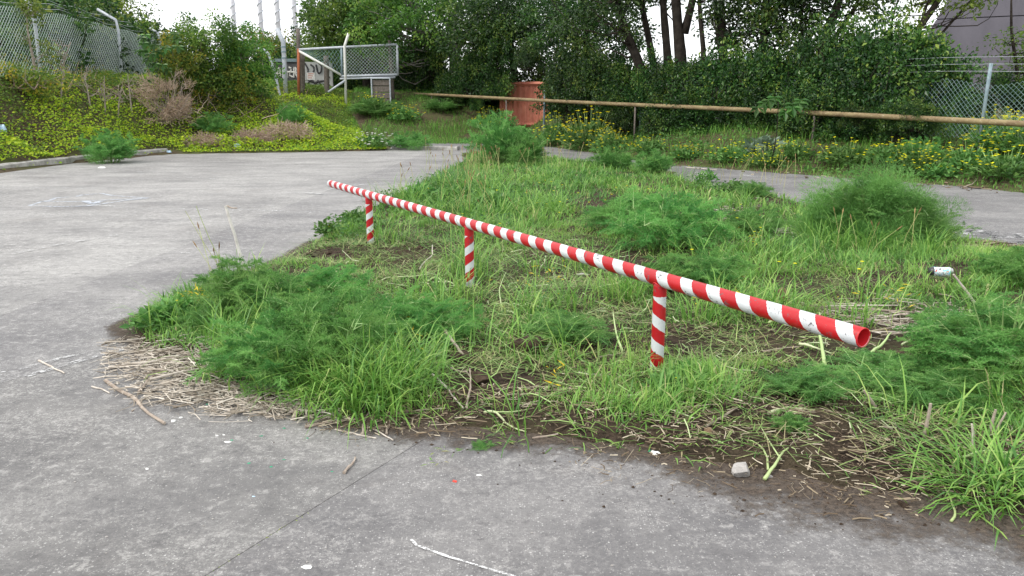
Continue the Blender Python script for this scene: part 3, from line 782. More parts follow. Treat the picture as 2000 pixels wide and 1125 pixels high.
big_tree('thickest dark trunk forking at the top of the cluster', [(1332, 165), (1330, 120), (1326, 60), (1318, 0)], 24.5, 0.24, 10,
         [(0.3, 0, 6.8, 2.2, 2, 2.2)], 50, 65, 0.13, D_, BK, more_trunks=((0.13, [(0, 0, 2.6), (0.25, 0, 3.8), (0.55, 0, 5.2), (0.7, 0, 7)]),))
big_tree('thin dark trunk standing right of the bright gap', [(1372, 160), (1376, 110), (1370, 60), (1364, -5)], 24, 0.10, 8.5,
         [(0.6, 0, 6.0, 1.5, 1.6, 2.0), (1.0, 0.5, 3.9, 0.9, 1.0, 0.9)], 45, 65, 0.12, D_, BK)
big_tree('dark trunk right of the thin one, wrapped in foliage', [(1412, 165), (1414, 100), (1410, 40), (1408, -5)], 24, 0.16, 9,
         [(0.5, 0, 5.5, 1.6, 1.8, 2.6), (0.4, 0.3, 3.3, 1.0, 1.1, 1.0)], 80, 70, 0.12, D_, BK, more_trunks=((0.08, [(0, 0, 1.5), (-0.3, 0.1, 3), (-0.4, 0, 5)]),))
big_tree('dark leafy tree midway along the right half of the hedge', [(1485, 165), (1490, 90), (1500, 0)], 23, 0.16, 9,
         [(0, 0, 5.0, 1.7, 1.8, 2.4), (0.3, -0.8, 3.0, 1.6, 1.2, 1.2)], 120, 75, 0.11, D_, BK)
big_tree('dark trunk leaning right with thinning crown against the sky', [(1590, 150), (1612, 70), (1645, -5)], 22, 0.16, 8.5,
         [(0.5, 0, 4.2, 1.6, 1.5, 1.6), (-0.5, -0.5, 3.0, 1.6, 1.3, 1.2)], 95, 70, 0.12, MAT['hedge'], BK, more_trunks=((0.07, [(0, 0, 1.6), (0.9, 0, 3.0), (1.5, 0, 4.6)]), (0.06, [(0, 0, 1.2), (-0.5, 0, 2.6), (-0.3, 0, 4.6)])))
big_tree('olive green tree with fine slanting branches beside the dark tower', [(1748, 165), (1770, 100), (1800, 40), (1850, -10)], 21, 0.12, 7.5,
         [(0.9, 0, 4.0, 1.6, 1.4, 1.2), (0.1, -0.4, 2.7, 1.5, 1.2, 1.0), (1.6, -0.2, 3.0, 0.9, 0.8, 0.6)], 75, 60, 0.11, OL, BK, spread=0.38,
         more_trunks=((0.05, [(0, 0, 1.0), (1.0, 0, 2.3), (2.2, 0, 3.8)]), (0.05, [(0, 0, 1.0), (0.5, 0, 2.6), (0.9, 0, 4.6)]), (0.04, [(0, 0, 1.2), (-0.3, 0, 2.6), (0.2, 0, 4.4)])))
big_tree('sparse pale green tree right of the last fence post', [(1990, 170), (1985, 120), (1975, 70)], 22, 0.06, 3.4,
         [(0, 0, 2.1, 1.0, 0.8, 0.7), (0.9, 0, 1.7, 1.0, 0.8, 0.7)], 30, 45, 0.10, OL, BK, spread=0.35)
big_tree('dark tree filling the gap between red container and leaning trunks', [(1150, 160), (1148, 80), (1140, 0)], 28, 0.16, 9.5,
         [(0, 0, 5.6, 2.6, 2.0, 2.4), (0.2, 0, 3.4, 2.0, 1.4, 1.2)], 120, 80, 0.13, D_, BK)

# --- evergreen hedge shrubs along the fence, built from shared parts
def make_hedge_mesh(seed, rx, ry, rz, ncl, per, leaf):
    global rng
    keep = rng; rng = np.random.default_rng(seed)
    cs = rdirs(ncl, -0.5, 1.0) * (rng.random(ncl) ** 0.35 * rng.uniform(0.7, 1.25, ncl))[:, None] * np.array([rx, ry, rz])
    gb = Geo()
    for c_ in cs[::2]: branch(gb, (c_[0] * 0.12, c_[1] * 0.12, -rz * 0.55), c_, 0.022, 0.006, 0.3)
    n = ncl * per; ci = np.repeat(np.arange(ncl), per)
    off = rdirs(n) * (rng.random(n) ** 0.5)[:, None] * 0.30
    p = cs[ci] + off; d = off / 0.30 + rdirs(n) * 0.7
    g = Geo(); s_ = leaf * rng.uniform(0.5, 1.5, n) * rng.uniform(0.75, 1.25, ncl)[ci]
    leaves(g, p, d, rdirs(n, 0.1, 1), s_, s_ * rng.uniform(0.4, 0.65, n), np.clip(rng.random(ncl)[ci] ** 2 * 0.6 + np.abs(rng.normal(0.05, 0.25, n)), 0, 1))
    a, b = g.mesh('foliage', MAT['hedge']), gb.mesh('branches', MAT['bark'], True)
    rng = keep
    return a, b
HEDGE = [make_hedge_mesh(20 + k, 1.6, 0.95, 1.35, 130, 84, 0.105) for k in range(4)]
HANG = math.atan2(FDIR[1], FDIR[0])
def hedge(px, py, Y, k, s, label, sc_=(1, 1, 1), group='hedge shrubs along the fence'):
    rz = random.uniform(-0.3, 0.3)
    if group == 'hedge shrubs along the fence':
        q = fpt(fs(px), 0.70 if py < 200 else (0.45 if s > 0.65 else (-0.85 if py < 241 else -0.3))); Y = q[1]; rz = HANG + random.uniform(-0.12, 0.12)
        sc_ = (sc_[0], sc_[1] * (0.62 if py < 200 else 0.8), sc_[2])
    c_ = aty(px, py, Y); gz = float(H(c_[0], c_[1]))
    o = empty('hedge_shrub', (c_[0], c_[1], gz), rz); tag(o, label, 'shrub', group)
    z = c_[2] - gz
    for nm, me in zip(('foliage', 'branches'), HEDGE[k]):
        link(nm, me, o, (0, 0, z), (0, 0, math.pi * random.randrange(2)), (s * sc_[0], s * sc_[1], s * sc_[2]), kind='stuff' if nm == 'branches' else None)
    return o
hedge(835, 125, 35, 0, 1.15, 'glossy shrub at the left end of the pipe rail')
hedge(925, 150, 33, 1, 1.1, 'glossy shrub hanging over the pipe rail left of the red container')
hedge(962, 105, 31, 2, 0.9, 'dark shrub overhanging the left edge of the red container')
hedge(1128, 160, 28, 3, 1.0, 'dark glossy shrub hiding the right side of the red container')
hedge(1180, 175, 25.5, 0, 1.0, 'glossy shrub above the pipe, left of the trunk cluster')
hedge(1262, 190, 24, 1, 0.95, 'glossy shrub below the left leaning trunk')
hedge(1340, 215, 22.6, 2, 0.95, 'glossy shrub at the foot of the thickest trunk', (1, 1, 0.85))
hedge(1430, 190, 21.5, 3, 1.0, 'dark shrub around the blue grey fence post in the middle')
hedge(1530, 178, 20.6, 0, 0.95, 'tall dark shrub above the big lobed leaves')
hedge(1580, 235, 18.8, 1, 0.62, 'small glossy shrub bulging under and over the pipe rail')
hedge(1635, 155, 19.8, 2, 0.95, 'tall glossy shrub behind the leaning fence post')
hedge(1738, 160, 18.9, 3, 0.95, 'tall glossy shrub left of the open wire mesh')
hedge(1800, 190, 17.9, 1, 0.75, 'shrub poking through the left end of the open wire mesh')
hedge(1770, 245, 16.9, 0, 0.48, 'low glossy shrub below the pipe rail near the litter')
hedge(1660, 245, 17.7, 2, 0.5, 'low glossy shrub in the shade below the pipe rail')
hedge(1380, 250, 21.4, 0, 0.6, 'low glossy shrub below the pipe in the middle', (1.2, 1, 0.8))
hedge(1215, 236, 24.8, 3, 0.4, 'low glossy shrub below the pipe behind the yellow flowers')
for (px, py, Y, k, s_, lb) in ((800, 165, 36.5, 2, 1.1, 'glossy shrub left of the end of the pipe rail'), (880, 185, 33.2, 3, 0.8, 'low glossy shrub below the pale grey forking trunk'), (1130, 200, 26.6, 2, 0.85, 'glossy shrub right of the red container behind the crooked limb'), (1215, 200, 24.9, 3, 0.8, 'glossy shrub between crooked limb and trunk cluster'),
        (1310, 185, 23.6, 0, 0.75, 'glossy shrub in front of the upright trunk'), (1390, 170, 22.6, 1, 0.7, 'glossy shrub below the thin trunk right of the gap'), (1480, 200, 21.0, 2, 0.85, 'glossy shrub left of the big lobed leaves'), (1690, 195, 19.0, 3, 0.8, 'glossy shrub right of the leaning fence post'),
        (880, 215, 32.2, 2, 0.5, 'dark leafy shrub below the pipe near its left end'), (1290, 240, 22.6, 3, 0.55, 'dark leafy shrub below the pipe under the trunk cluster'), (1480, 245, 19.8, 3, 0.5, 'dark leafy shrub below the pipe left of the big lobed leaves')):
    hedge(px, py, Y, k, s_, lb)
for (px, py, k, s_, lb) in ((930, 205, 0, 0.3, 'small sprig of glossy leaves over the pipe left of the red container'), (1195, 212, 1, 0.3, 'small sprig of glossy leaves over the pipe left of the trunk cluster'), (1345, 220, 2, 0.34, 'small sprig of glossy leaves over the pipe below the thickest trunk'),
        (1560, 232, 0, 0.3, 'small sprig of glossy leaves over the pipe right of the big lobed leaves'), (1665, 236, 1, 0.26, 'small sprig of glossy leaves over the pipe near the leaning post'), (1790, 236, 3, 0.3, 'small sprig of glossy leaves over the pipe by the open wire mesh')):
    hedge(px, py, 20, k, s_, lb)
for (px, py, k, s_, lb) in ((966, 168, 0, 0.75, 'glossy foliage covering the left corner of the red container'), (1100, 168, 1, 0.75, 'glossy foliage covering the right corner of the red container'), (1030, 118, 2, 0.5, 'glossy foliage hanging over the top of the red container')):
    hedge(px, py, 20, k, s_, lb)
# a second, darker rank behind the fence
for k, (px, py, Y, s, lb) in enumerate(((860, 185, 40, 1.02, 'shaded shrub behind the pale grey forking trunk'), (960, 185, 37, 0.95, 'shaded shrub left of the red container'), (1075, 185, 36.5, 0.82, 'shaded shrub above the right corner of the red container'),
        (1120, 190, 31, 0.82, 'shaded shrub right of the red container'), (1215, 185, 29, 0.68, 'shaded shrub left of the leaning trunks'), (1265, 195, 28.5, 0.65, 'shaded shrub behind the leaning trunks'), (1335, 215, 27, 0.58, 'shaded shrub behind the thickest trunk'),
        (1430, 185, 26, 0.82, 'shaded shrub right of the bright gap'), (1520, 185, 25.5, 0.88, 'shaded shrub behind the big lobed leaves'), (1600, 185, 24.5, 0.88, 'shaded shrub behind the right leaning trunk'), (1690, 185, 24, 0.88, 'shaded shrub between the leaning trunk and the olive tree'),
        (1790, 185, 23, 0.75, 'shaded shrub at the foot of the olive tree'), (1880, 215, 22, 0.54, 'shaded shrub behind the open wire mesh left of the last post'), (1985, 190, 22, 0.54, 'shaded shrub behind the open wire mesh at the right edge'))):
    hedge(px, py, Y, k % 4, s, lb, group='shaded shrubs behind the fence')

for k, (px, py, Y, s_, lb) in enumerate(((-40, 120, 25, 1.3, 'dark thicket shrub behind the left fence at the picture edge'), (60, 110, 27, 1.3, 'dark thicket shrub behind the first cranked post'), (130, 115, 30, 1.4, 'dark thicket shrub behind the middle of the left fence'),
        (200, 120, 33, 1.4, 'dark thicket shrub behind the second cranked post'), (262, 125, 36, 1.5, 'dark thicket shrub behind the far part of the left fence'), (30, 60, 30, 1.4, 'high thicket shrub above the left fence wire'), (110, 70, 33, 1.4, 'high thicket shrub over the middle of the left fence'),
        (600, 150, 50, 1.7, 'dark shrub behind the graffiti wall'), (700, 140, 48, 1.6, 'dark shrub seen through the left half of the gate mesh'), (780, 150, 46, 1.6, 'dark shrub behind the free end of the gate'), (530, 150, 48, 1.5, 'dark shrub behind the bent pole'), (655, 165, 45, 1.2, 'low dark shrub behind the gate brace'), (740, 172, 44, 1.2, 'low dark shrub behind the crate'))):
    hedge(px, py, Y, k % 4, s_, lb, group='thicket behind left fence and gate')
# --- shed, tower and poles beyond
def corrugated(g, A, B, z0, z1, pitch, amp):
    A = np.asarray(A, float); B = np.asarray(B, float); L = np.linalg.norm(B - A); n = int(L / pitch) * 4
    t = (B - A) / L; s = np.array([-t[1], t[0]]); vv = []; ff = []
    prof = [0, 0, 1, 1]
    for i in range(n + 1):
        q = A + (B - A) * i / n + s * amp * prof[i % 4]
        vv += [(q[0], q[1], z0), (q[0], q[1], z1)]
    for i in range(n):
        a = 2 * i; ff += [(a, a + 2, a + 3), (a, a + 3, a + 1)]
    g.add(vv, ff, 0.5)
MAT['red'] = plain_mat('faded_red_steel', (0.44, 0.13, 0.085), (0.54, 0.21, 0.145), 2.5, 0.65, 0.3, 0.2, 0.004)
p0 = aty(980, 215, 34.4); p1 = aty(1070, 228, 33.2); z0 = float(H(p0[0], p0[1])) - 0.1
sh = empty('shipping_container', (p0[0], p0[1], 0)); tag(sh, 'faded red corrugated steel container half hidden by the hedge', 'container')
A = np.zeros(2); B = p1[:2] - p0[:2]; nrm = np.array([-B[1], B[0]]) / np.linalg.norm(B) * 2.4
zt_ = 1.7
g = Geo(); corrugated(g, A, B, z0, z0 + zt_, 0.28, 0.045); g.build('side_wall', MAT['red'], sh)
g = Geo(); corrugated(g, A + nrm, A, z0, z0 + zt_, 0.28, 0.045); g.build('end_wall', MAT['red'], sh)
g = Geo(); corrugated(g, B, B + nrm, z0, z0 + zt_, 0.28, 0.045); g.build('end_wall', MAT['red'], sh)
g = Geo(); corrugated(g, B + nrm, A + nrm, z0, z0 + zt_, 0.28, 0.045); g.build('side_wall', MAT['red'], sh)
g = Geo()
for a, b in ((A, B), (B, B + nrm), (B + nrm, A + nrm), (A + nrm, A)):
    for z in (z0 + 0.06, z0 + zt_): prisms(g, [[*a, z]], [[*b, z]], 0.09)
for a in (A, B, A + nrm, B + nrm): prisms(g, [[*a, z0]], [[*a, z0 + zt_]], 0.09)
g.build('frame', MAT['red'], sh)
g = Geo(); zz = z0 + zt_ + 0.02
g.add([(*A, zz), (*B, zz), (*(B + nrm), zz), (*(A + nrm), zz)], [(0, 1, 2), (0, 2, 3)], 0.5); g.build('roof', MAT['red'], sh)

# dark tower with battered sides
m = M('dark_purple_grey_concrete'); v = m.coord(); n1 = m.noise(m.mapping(v, (1, 1, 0.25)), 0.6, 7, 0.65)
c = m.mix(m.mr(n1, 0.3, 0.7), c4((0.085, 0.081, 0.096)), c4((0.125, 0.118, 0.138)))
MAT['tower'] = m.done(m.pbr(c, 0.85, 0.2, 0, m.bump(m.noise(v, 3, 6), 0.3, 0.02)))
zc = aty(1850, 0, 50)[2]; half0 = 15.0 + 0.42 * zc; th_ = -0.52
cx_, cy_ = -15.0, -8 + 0.18 * zc; tgt = aty(1850, 0, 50)
tw = empty('tower', (tgt[0] - (cx_ * math.cos(th_) - cy_ * math.sin(th_)), tgt[1] - (cx_ * math.sin(th_) + cy_ * math.cos(th_)), 0), th_); tag(tw, 'huge dark grey tower with sloping sides at top right', 'tower')
def ring(z, sx, y0, y1):
    return [(-sx, y0, z), (sx, y0, z), (sx, y1, z), (-sx, y1, z)]
def frustum(g, z0, z1, s0, s1, inset=0.0):
    a = ring(z0, s0, -8 + 0.18 * z0 + inset, 8 - 0.18 * z0 - inset); b = ring(z1, s1, -8 + 0.18 * z1 + inset, 8 - 0.18 * z1 - inset)
    g.add(a + b, [(0, 1, 5), (0, 5, 4), (1, 2, 6), (1, 6, 5), (2, 3, 7), (2, 7, 6), (3, 0, 4), (3, 4, 7), (4, 5, 6), (4, 6, 7)], 0.5)
for k in range(6):
    z0_, z1_ = k * 3.2, k * 3.2 + 3.14
    g = Geo(); frustum(g, z0_, z1_, half0 - 0.42 * z0_, half0 - 0.42 * z1_); g.build('wall_panel', MAT['tower'], tw)
g = Geo(); frustum(g, 0, 19.1, half0 - 0.15, half0 - 0.15 - 0.42 * 19.1, 0.15); g.build('core', MAT['tower'], tw)

# pale masts with spiral strakes
MAT['mast'] = plain_mat('pale_mast', (0.70, 0.70, 0.76), (0.80, 0.80, 0.86), 2, 0.6, 0.3, 0.0)
gm = Geo(); tube(gm, [[0, 0, 0], [0, 0, 24]], [0.20, 0.17], 12); mast_me = gm.mesh('shaft', MAT['mast'], True)
gs = Geo(); t_ = np.linspace(0, 1, 420)
tube(gs, np.stack([0.22 * np.cos(t_ * 190), 0.22 * np.sin(t_ * 190), t_ * 23.6], 1), 0.035, 4); str_me = gs.mesh('spiral_strake', MAT['galv'], True)
for px, Y, lb in ((463, 74, 'pale spiral banded mast, leftmost of the five'), (515, 72, 'pale spiral banded mast, second from the left of the five'), (548, 70, 'pale spiral banded mast above the bent grey post'),
                  (581, 69, 'pale spiral banded mast above the rusty gate post'), (610, 73, 'pale spiral banded mast, rightmost of the five')):
    b = aty(px, 120, Y); o = empty('mast', (b[0], b[1], float(H(b[0], b[1])) - 0.1), random.random() * 6); tag(o, lb, 'mast', 'masts against the sky')
    link('shaft', mast_me, o); link('spiral_strake', str_me, o)
# low pale shed seen between the trunks
p = aty(1365, 150, 46); o = empty('shed', (p[0], p[1], 0)); tag(o, 'low pale shed glimpsed in the bright gap between trunks', 'shed')
MAT['pale_wall'] = plain_mat('pale_rendered_wall', (0.50, 0.49, 0.47), (0.60, 0.59, 0.57), 1.5, 0.8, 0.2, 0.1)
zt2 = aty(1365, 127, 46)[2]
g = Geo(); box(g, -2.2, 2.2, 0, 3, 0, zt2); g.build('wall', MAT['pale_wall'], o)
g = Geo(); box(g, -2.4, 2.4, -0.2, 3.2, zt2 + 0.004, zt2 + 0.14); g.build('roof', MAT['galv'], o)

# ------------------------------------------------------------------ left bank: fence, gate, shrubs
lf0, lf1 = aty(-260, 160, 16.5), aty(330, 168, 35.0)
lf = empty('chain_link_fence', (lf0[0], lf0[1], 0)); tag(lf, 'pale chain link fence with cranked posts on top of the left bank', 'fence')
def lq(px):
    s = np.linspace(0, 1.0, 3000); P = lf0[:2][None] + (lf1 - lf0)[:2][None] * s[:, None]
    q, _ = pix(P[:, 0], P[:, 1], 2.5); k = np.argmin(np.abs(q - px)); return s[k]
def lpt(s): return lf0[:2] + (lf1 - lf0)[:2] * s
Lz = lambda s: float(H(*lpt(s)))
def lz_at(px, py):
    s = lq(px); q = lpt(s); return aty(px, py, q[1])[2]
sA, sB = lq(0), lq(312)
LS = [lq(-255), sA, lq(150), sB]; LT = [lz_at(-255, -20), lz_at(0, 8), lz_at(150, 32), lz_at(300, 72)]; LB = [lz_at(-255, 160), lz_at(0, 150), lz_at(150, 165), lz_at(300, 165)]
top = lambda s: float(np.interp(s, LS, LT))
bot = lambda s: float(np.interp(s, LS, LB))
g = Geo(); s0_, s1_ = lq(-255), sB
chain(g, lpt(s0_), lpt(s1_), lambda u: bot(s0_ + (s1_ - s0_) * u), lambda u: top(s0_ + (s1_ - s0_) * u) + 0.03 * math.sin(u * 40), 0.15, 0.0058)
o = g.build('wire_mesh', MAT['wire'], lf, kind='stuff'); o.location = -Vector(lf.location)
for k, (pb, bend, tip) in enumerate((((82, 160), (66, 30), (48, -10)), ((240, 172), (230, 45), (190, 18)), ((322, 170), (312, 70), (292, 55)), ((-120, 160), (-125, 0), (-150, -30)))):
    s = lq(pb[0]); Y = lpt(s)[1] - 0.05
    P = [aty(pb[0], pb[1] + 12, Y), aty((pb[0] + bend[0]) / 2, (pb[1] + bend[1]) / 2, Y), aty(bend[0] + (pb[0] - bend[0]) * 0.12, bend[1] + 14, Y), aty(bend[0] - 4, bend[1] - 6, Y), aty(tip[0], tip[1], Y)]
    P[0][2] = min(P[0][2], float(H(P[0][0], P[0][1])) - 0.1)
    g = Geo(); tube(g, local(lf, P), 0.05, 8); g.build('cranked_post', MAT['galv'], lf, smooth=True)
for k in range(3):
    g = Geo(); ss = np.linspace(lq(-200), sB, 60); pts = []
    for s in ss:
        z = top(s) + 0.16 + 0.14 * k; q = lpt(s); pts.append((q[0] - 0.25 - 0.12 * k, q[1] - 0.15, z + 0.03 * math.sin(s * 50 + k)))
    tube(g, local(lf, pts), 0.006, 4); g.build('barbed_wire', MAT['galv'], lf)

# gate and its posts
GY = 37.0
def gp(px, py, dy=0.0): return aty(px, py, GY + dy)
def ground_to(P):
    P = [np.array(p, float) for p in P]; P[0][2] = min(P[0][2], float(H(P[0][0], P[0][1])) - 0.15); return P
def post(name, P, r, mat, label, cat='post', sides=8, group=None, rough=0.0):
    P = ground_to(P); b = P[0].copy(); o = empty(name, b); tag(o, label, cat, group)
    return o, [p - b for p in P]
gt = empty('wire_gate', gp(582, 177)); tag(gt, 'galvanised tube gate with wire mesh and diagonal brace, held above the grass', 'gate')
def bar(root, pts, r, mat, name, sides=8):
    g = Geo(); tube(g, local(root, pts), r, sides); return g.build(name, mat, root, smooth=True)
bar(gt, [gp(583, 97), gp(676, 92), gp(776, 87)], 0.055, MAT['galv'], 'top_bar')
bar(gt, [gp(776, 86), gp(777, 147)], 0.055, MAT['galv'], 'end_bar')
bar(gt, [gp(667, 149), gp(777, 146)], 0.055, MAT['galv'], 'bottom_bar')
bar(gt, [gp(664, 154), gp(772, 151)], 0.045, MAT['galv'], 'drop_bar')
bar(gt, [gp(667, 93), gp(668, 150)], 0.05, MAT['blue_post'], 'middle_bar')
bar(gt, [gp(583, 99), gp(667, 147)], 0.055, MAT['white_paint'], 'brace')
bar(gt, ground_to([gp(582, 178), gp(583, 95)]), 0.06, MAT['rust'], 'hinge_post')
A, B = gp(668, 95), gp(776, 90)
g = Geo(); chain(g, A[:2], B[:2], lambda u: gp(720, 148)[2], lambda u: A[2] + (B[2] - A[2]) * u, 0.15, 0.006); o = g.build('wire_mesh', MAT['wire'], gt, kind='stuff'); o.location = -Vector(gt.location)
A, B = gp(590, 99), gp(667, 95)
g = Geo(); chain(g, A[:2], B[:2], lambda u: gp(600, 100)[2] - u * (gp(600, 100)[2] - gp(600, 148)[2]), lambda u: A[2] + (B[2] - A[2]) * u, 0.15, 0.007); o = g.build('wire_mesh', MAT['wire_blue'], gt, kind='stuff'); o.location = -Vector(gt.location)
o, P = post('fence_post', [gp(675, 190, -0.3), gp(674, 130, -0.3), gp(673, 90, -0.3), gp(681, 65, -0.3)], 0, None, 'flaking white post with kinked top crossing the middle of the gate')
g = Geo(); tube(g, P, 0.06, 8); g.build('shaft', MAT['white_paint'], o, smooth=True)
g = Geo(); st = np.array([gp(641, 180, -0.5), gp(673, 158, -0.35)]) - np.array(o.location); tube(g, st, 0.05, 8); g.build('stay', MAT['galv'], o, smooth=True)
o, P = post('fence_post', [gp(558, 178), gp(556, 130), gp(553, 82), gp(541, 56)], 0, None, 'thick grey post with top bent left, left of the rusty hinge post')
g = Geo(); tube(g, P, 0.10, 10); g.build('shaft', MAT['galv'], o, smooth=True)
g = Geo()
for u in (0.35, 0.6, 0.8):
    g = Geo(); q = np.array(P[1]) * (1 - u) + np.array(P[2]) * u; tube(g, [q - [0, 0, .03], q + [0, 0, .03]], 0.115, 10)
    g.build('clamp_band', MAT['blue_post'], o)
o, P = post('bent_pole', [gp(549, 186, -1.5), gp(540, 155, -1.5), gp(529, 115, -1.5), gp(521, 100, -1.5), gp(510, 96, -1.5), gp(499, 95, -1.5)], 0, None, 'pale steel pole bent over to the left at its top', 'pole')
g = Geo(); tube(g, smooth_path(P, 18), 0.06, 8); g.build('shaft', MAT['galv'], o, smooth=True)
for (x0, y0, x1, y1, r, dy, lb, mt) in ((580, 120, 582, 56, 0.085, 0.4, 'brown timber post top standing behind the rusty hinge post', 'oldwood'), (590, 178, 590, 105, 0.12, 0.7, 'grey timber post close right of the rusty hinge post', 'oldwood'),
                                (638, 172, 637, 109, 0.12, 0.9, 'grey timber post behind the diagonal brace of the gate', 'oldwood'), (767, 175, 761, 78, 0.09, 0.5, 'dark leaning timber post at the free end of the gate', 'oldwood')):
    o, P = post('timber_post', [gp(x0, y0, dy), gp(x1, y1, dy)], 0, None, lb)
    g = Geo(); tube(g, smooth_path(P, 8), r, 9, rough=0.12); g.build('shaft', MAT[mt], o, smooth=True)

# graffiti covered wall beyond the gate
wl0, wl1 = gp(535, 121, 5), gp(648, 121, 5)
wz = float(H(wl0[0], wl0[1]))
gw = empty('block_wall', (wl0[0], wl0[1], 0)); tag(gw, 'dark low wall sprayed with white graffiti beyond the gate', 'wall')
MAT['dark_wall'] = plain_mat('dark_painted_wall', (0.06, 0.06, 0.065), (0.12, 0.12, 0.125), 2, 0.8, 0.2, 0.1)
MAT['pale_panel'] = plain_mat('pale_grey_panel', (0.38, 0.39, 0.38), (0.50, 0.51, 0.50), 2, 0.8, 0.2, 0.1)
W_ = wl1[0] - wl0[0]; zT = wl0[2]
g = Geo(); box(g, 0, W_ * 0.5, 0, 0.2, wz - 0.6, zT); g.build('wall_panel', MAT['dark_wall'], gw)
g = Geo(); box(g, W_ * 0.505, W_, 0, 0.2, wz - 0.6, zT); g.build('wall_panel', MAT['pale_panel'], gw)
g = Geo(); box(g, -0.05, W_ * 0.5, -0.05, 0.25, zT + 0.004, zT + 0.16); g.build('coping', MAT['blue_post'], gw)
def scrawl(strokes, mat, x0, w, z0, z1, name):
    g = Geo()
    for st in strokes:
        P = smooth_path([(x0 + a * w, -0.012, z0 + b * (z1 - z0)) for a, b in st], 16)
        tube(g, P, 0.045, 5)
    o = g.build(name, mat, gw); o.scale = (1, 1, 1); return o
zlo = gp(600, 172, 5)[2]
scrawl([[(0.08, 0.35), (0.12, 0.75), (0.2, 0.8), (0.22, 0.45), (0.1, 0.4)], [(0.28, 0.4), (0.3, 0.8), (0.36, 0.55), (0.42, 0.8), (0.44, 0.4)], [(0.5, 0.8), (0.6, 0.75), (0.5, 0.5), (0.62, 0.42)],
        [(0.66, 0.4), (0.68, 0.85), (0.78, 0.7), (0.7, 0.6), (0.8, 0.4)], [(0.84, 0.8), (0.86, 0.4), (0.95, 0.45)], [(0.04, 0.55), (0.5, 0.62), (0.97, 0.58)]], MAT['white_paint'], 0, W_ * 0.5, zlo, zT, 'graffiti')
scrawl([[(0.05, 0.95), (0.18, 0.7), (0.08, 0.5), (0.3, 0.45), (0.4, 0.8), (0.25, 0.9)], [(0.45, 0.9), (0.5, 0.55), (0.62, 0.6), (0.65, 0.9), (0.55, 0.95)], [(0.05, 0.05), (0.25, 0.4), (0.4, 0.1), (0.5, 0.35), (0.6, 0.05)],
        [(0.1, 0.35), (0.35, 0.2), (0.7, 0.3), (0.9, 0.1)], [(0.7, 0.9), (0.9, 0.75), (0.75, 0.55), (0.92, 0.4)]], MAT['dark_wall'], W_ * 0.51, W_ * 0.48, zlo, zT, 'graffiti')
b = gp(607, 148, 4.5); o = empty('warning_sign', b); tag(o, 'small white rectangular sign with red lettering on the graffiti wall', 'sign')
g = Geo(); box(g, -0.2, 0.2, 0, 0.02, -0.2, 0.16); g.build('plate', MAT['white_paint'], o)
g = Geo()
for k in range(3): box(g, -0.15, 0.15 - 0.05 * k, -0.006, -0.002, 0.08 - k * 0.1, 0.115 - k * 0.1)
g.build('lettering', MAT['red'], o)
b = gp(744, 176, -0.6); b[2] = float(H(b[0], b[1])); o = empty('crate', b); tag(o, 'dark weathered crate on a grey frame under the gate', 'crate')
zt_ = gp(744, 153, -0.6)[2] - b[2]
g = Geo()
for k in range(4): box(g, -0.36, 0.40, 0, 0.5, 0.12 + k * (zt_ - 0.15) / 4, 0.10 + (k + 0.94) * (zt_ - 0.15) / 4)
g.build('side_boards', MAT['oldwood'], o)
for x in (-0.40, 0.42):
    g = Geo(); tube(g, [[x, -0.03, -0.1], [x, -0.03, zt_]], 0.035, 6); g.build('frame_leg', MAT['galv'], o)
g = Geo(); tube(g, [[-0.4, -0.03, zt_], [0.42, -0.03, zt_]], 0.035, 6); g.build('frame_bar', MAT['galv'], o)

# shrubs and small trees on the left bank
def small_tree(name, px, py, Y, height, r0, lobes, ncl, per, leaf, mat, bark, label, lean=(0, 0), cat='shrub', group='shrubs on the left bank', **kw):
    b = on(px, py) if Y < 30 else aty(px, py, Y); gz = float(H(b[0], b[1])); base = np.array([b[0], b[1], gz - 0.05])
    pts = [(0, 0, 0), (lean[0] * 0.3 + 0.05, lean[1] * 0.3, height * 0.35), (lean[0] * 0.7 - 0.05, lean[1] * 0.7, height * 0.7), (lean[0], lean[1], height)]
    return make_tree(name, base, pts, r0, lobes, ncl, per, leaf, mat, bark, label, cat, group, trunk_n=9, **kw)
BP = MAT['bark_pale']
small_tree('leafy_shrub', 410, 200, 28, 2.2, 0.05, [(0, 0, 2.0, 1.15, 0.9, 1.0), (-0.4, 0, 1.2, 1.1, 0.7, 0.8), (0.4, 0, 0.7, 0.9, 0.7, 0.5)], 95, 95, 0.10, MAT['tree_mid'], BP, 'tallest bright green shrub left of the bent pole', spread=0.3)
small_tree('leafy_shrub', 478, 200, 29, 1.9, 0.05, [(0, 0, 1.7, 1.0, 0.8, 0.95), (0.3, 0, 0.9, 1.0, 0.7, 0.7)], 75, 95, 0.10, MAT['tree_mid'], BP, 'bright green shrub whose right edge touches the bent pole', spread=0.3)
small_tree('leafy_shrub', 355, 200, 28.5, 1.3, 0.04, [(0, 0, 1.3, 0.95, 0.7, 0.9)], 50, 80, 0.09, MAT['shrub_brown'], BP, 'brown green gorse shrub above the dead bush', spread=0.3)
small_tree('leafy_shrub', 440, 215, 26.5, 0.9, 0.03, [(0, 0, 0.8, 1.2, 0.6, 0.7)], 56, 80, 0.09, MAT['shrub_brown'], BP, 'olive gorse shrub below the bright green shrubs', spread=0.3)
small_tree('leafy_shrub', 515, 150, 40, 1.8, 0.05, [(0, 0, 2.0, 1.4, 1.0, 0.9)], 30, 70, 0.12, MAT['shrub_brown'], BP, 'orange tinted shrub behind the bent pole', spread=0.4)
small_tree('leafy_shrub', 640, 140, 46, 2.0, 0.06, [(0, 0, 2.2, 2.4, 1.2, 1.1)], 55, 70, 0.14, MAT['tree_olive'], BP, 'olive shrub beyond the gate seen through its mesh', spread=0.5)
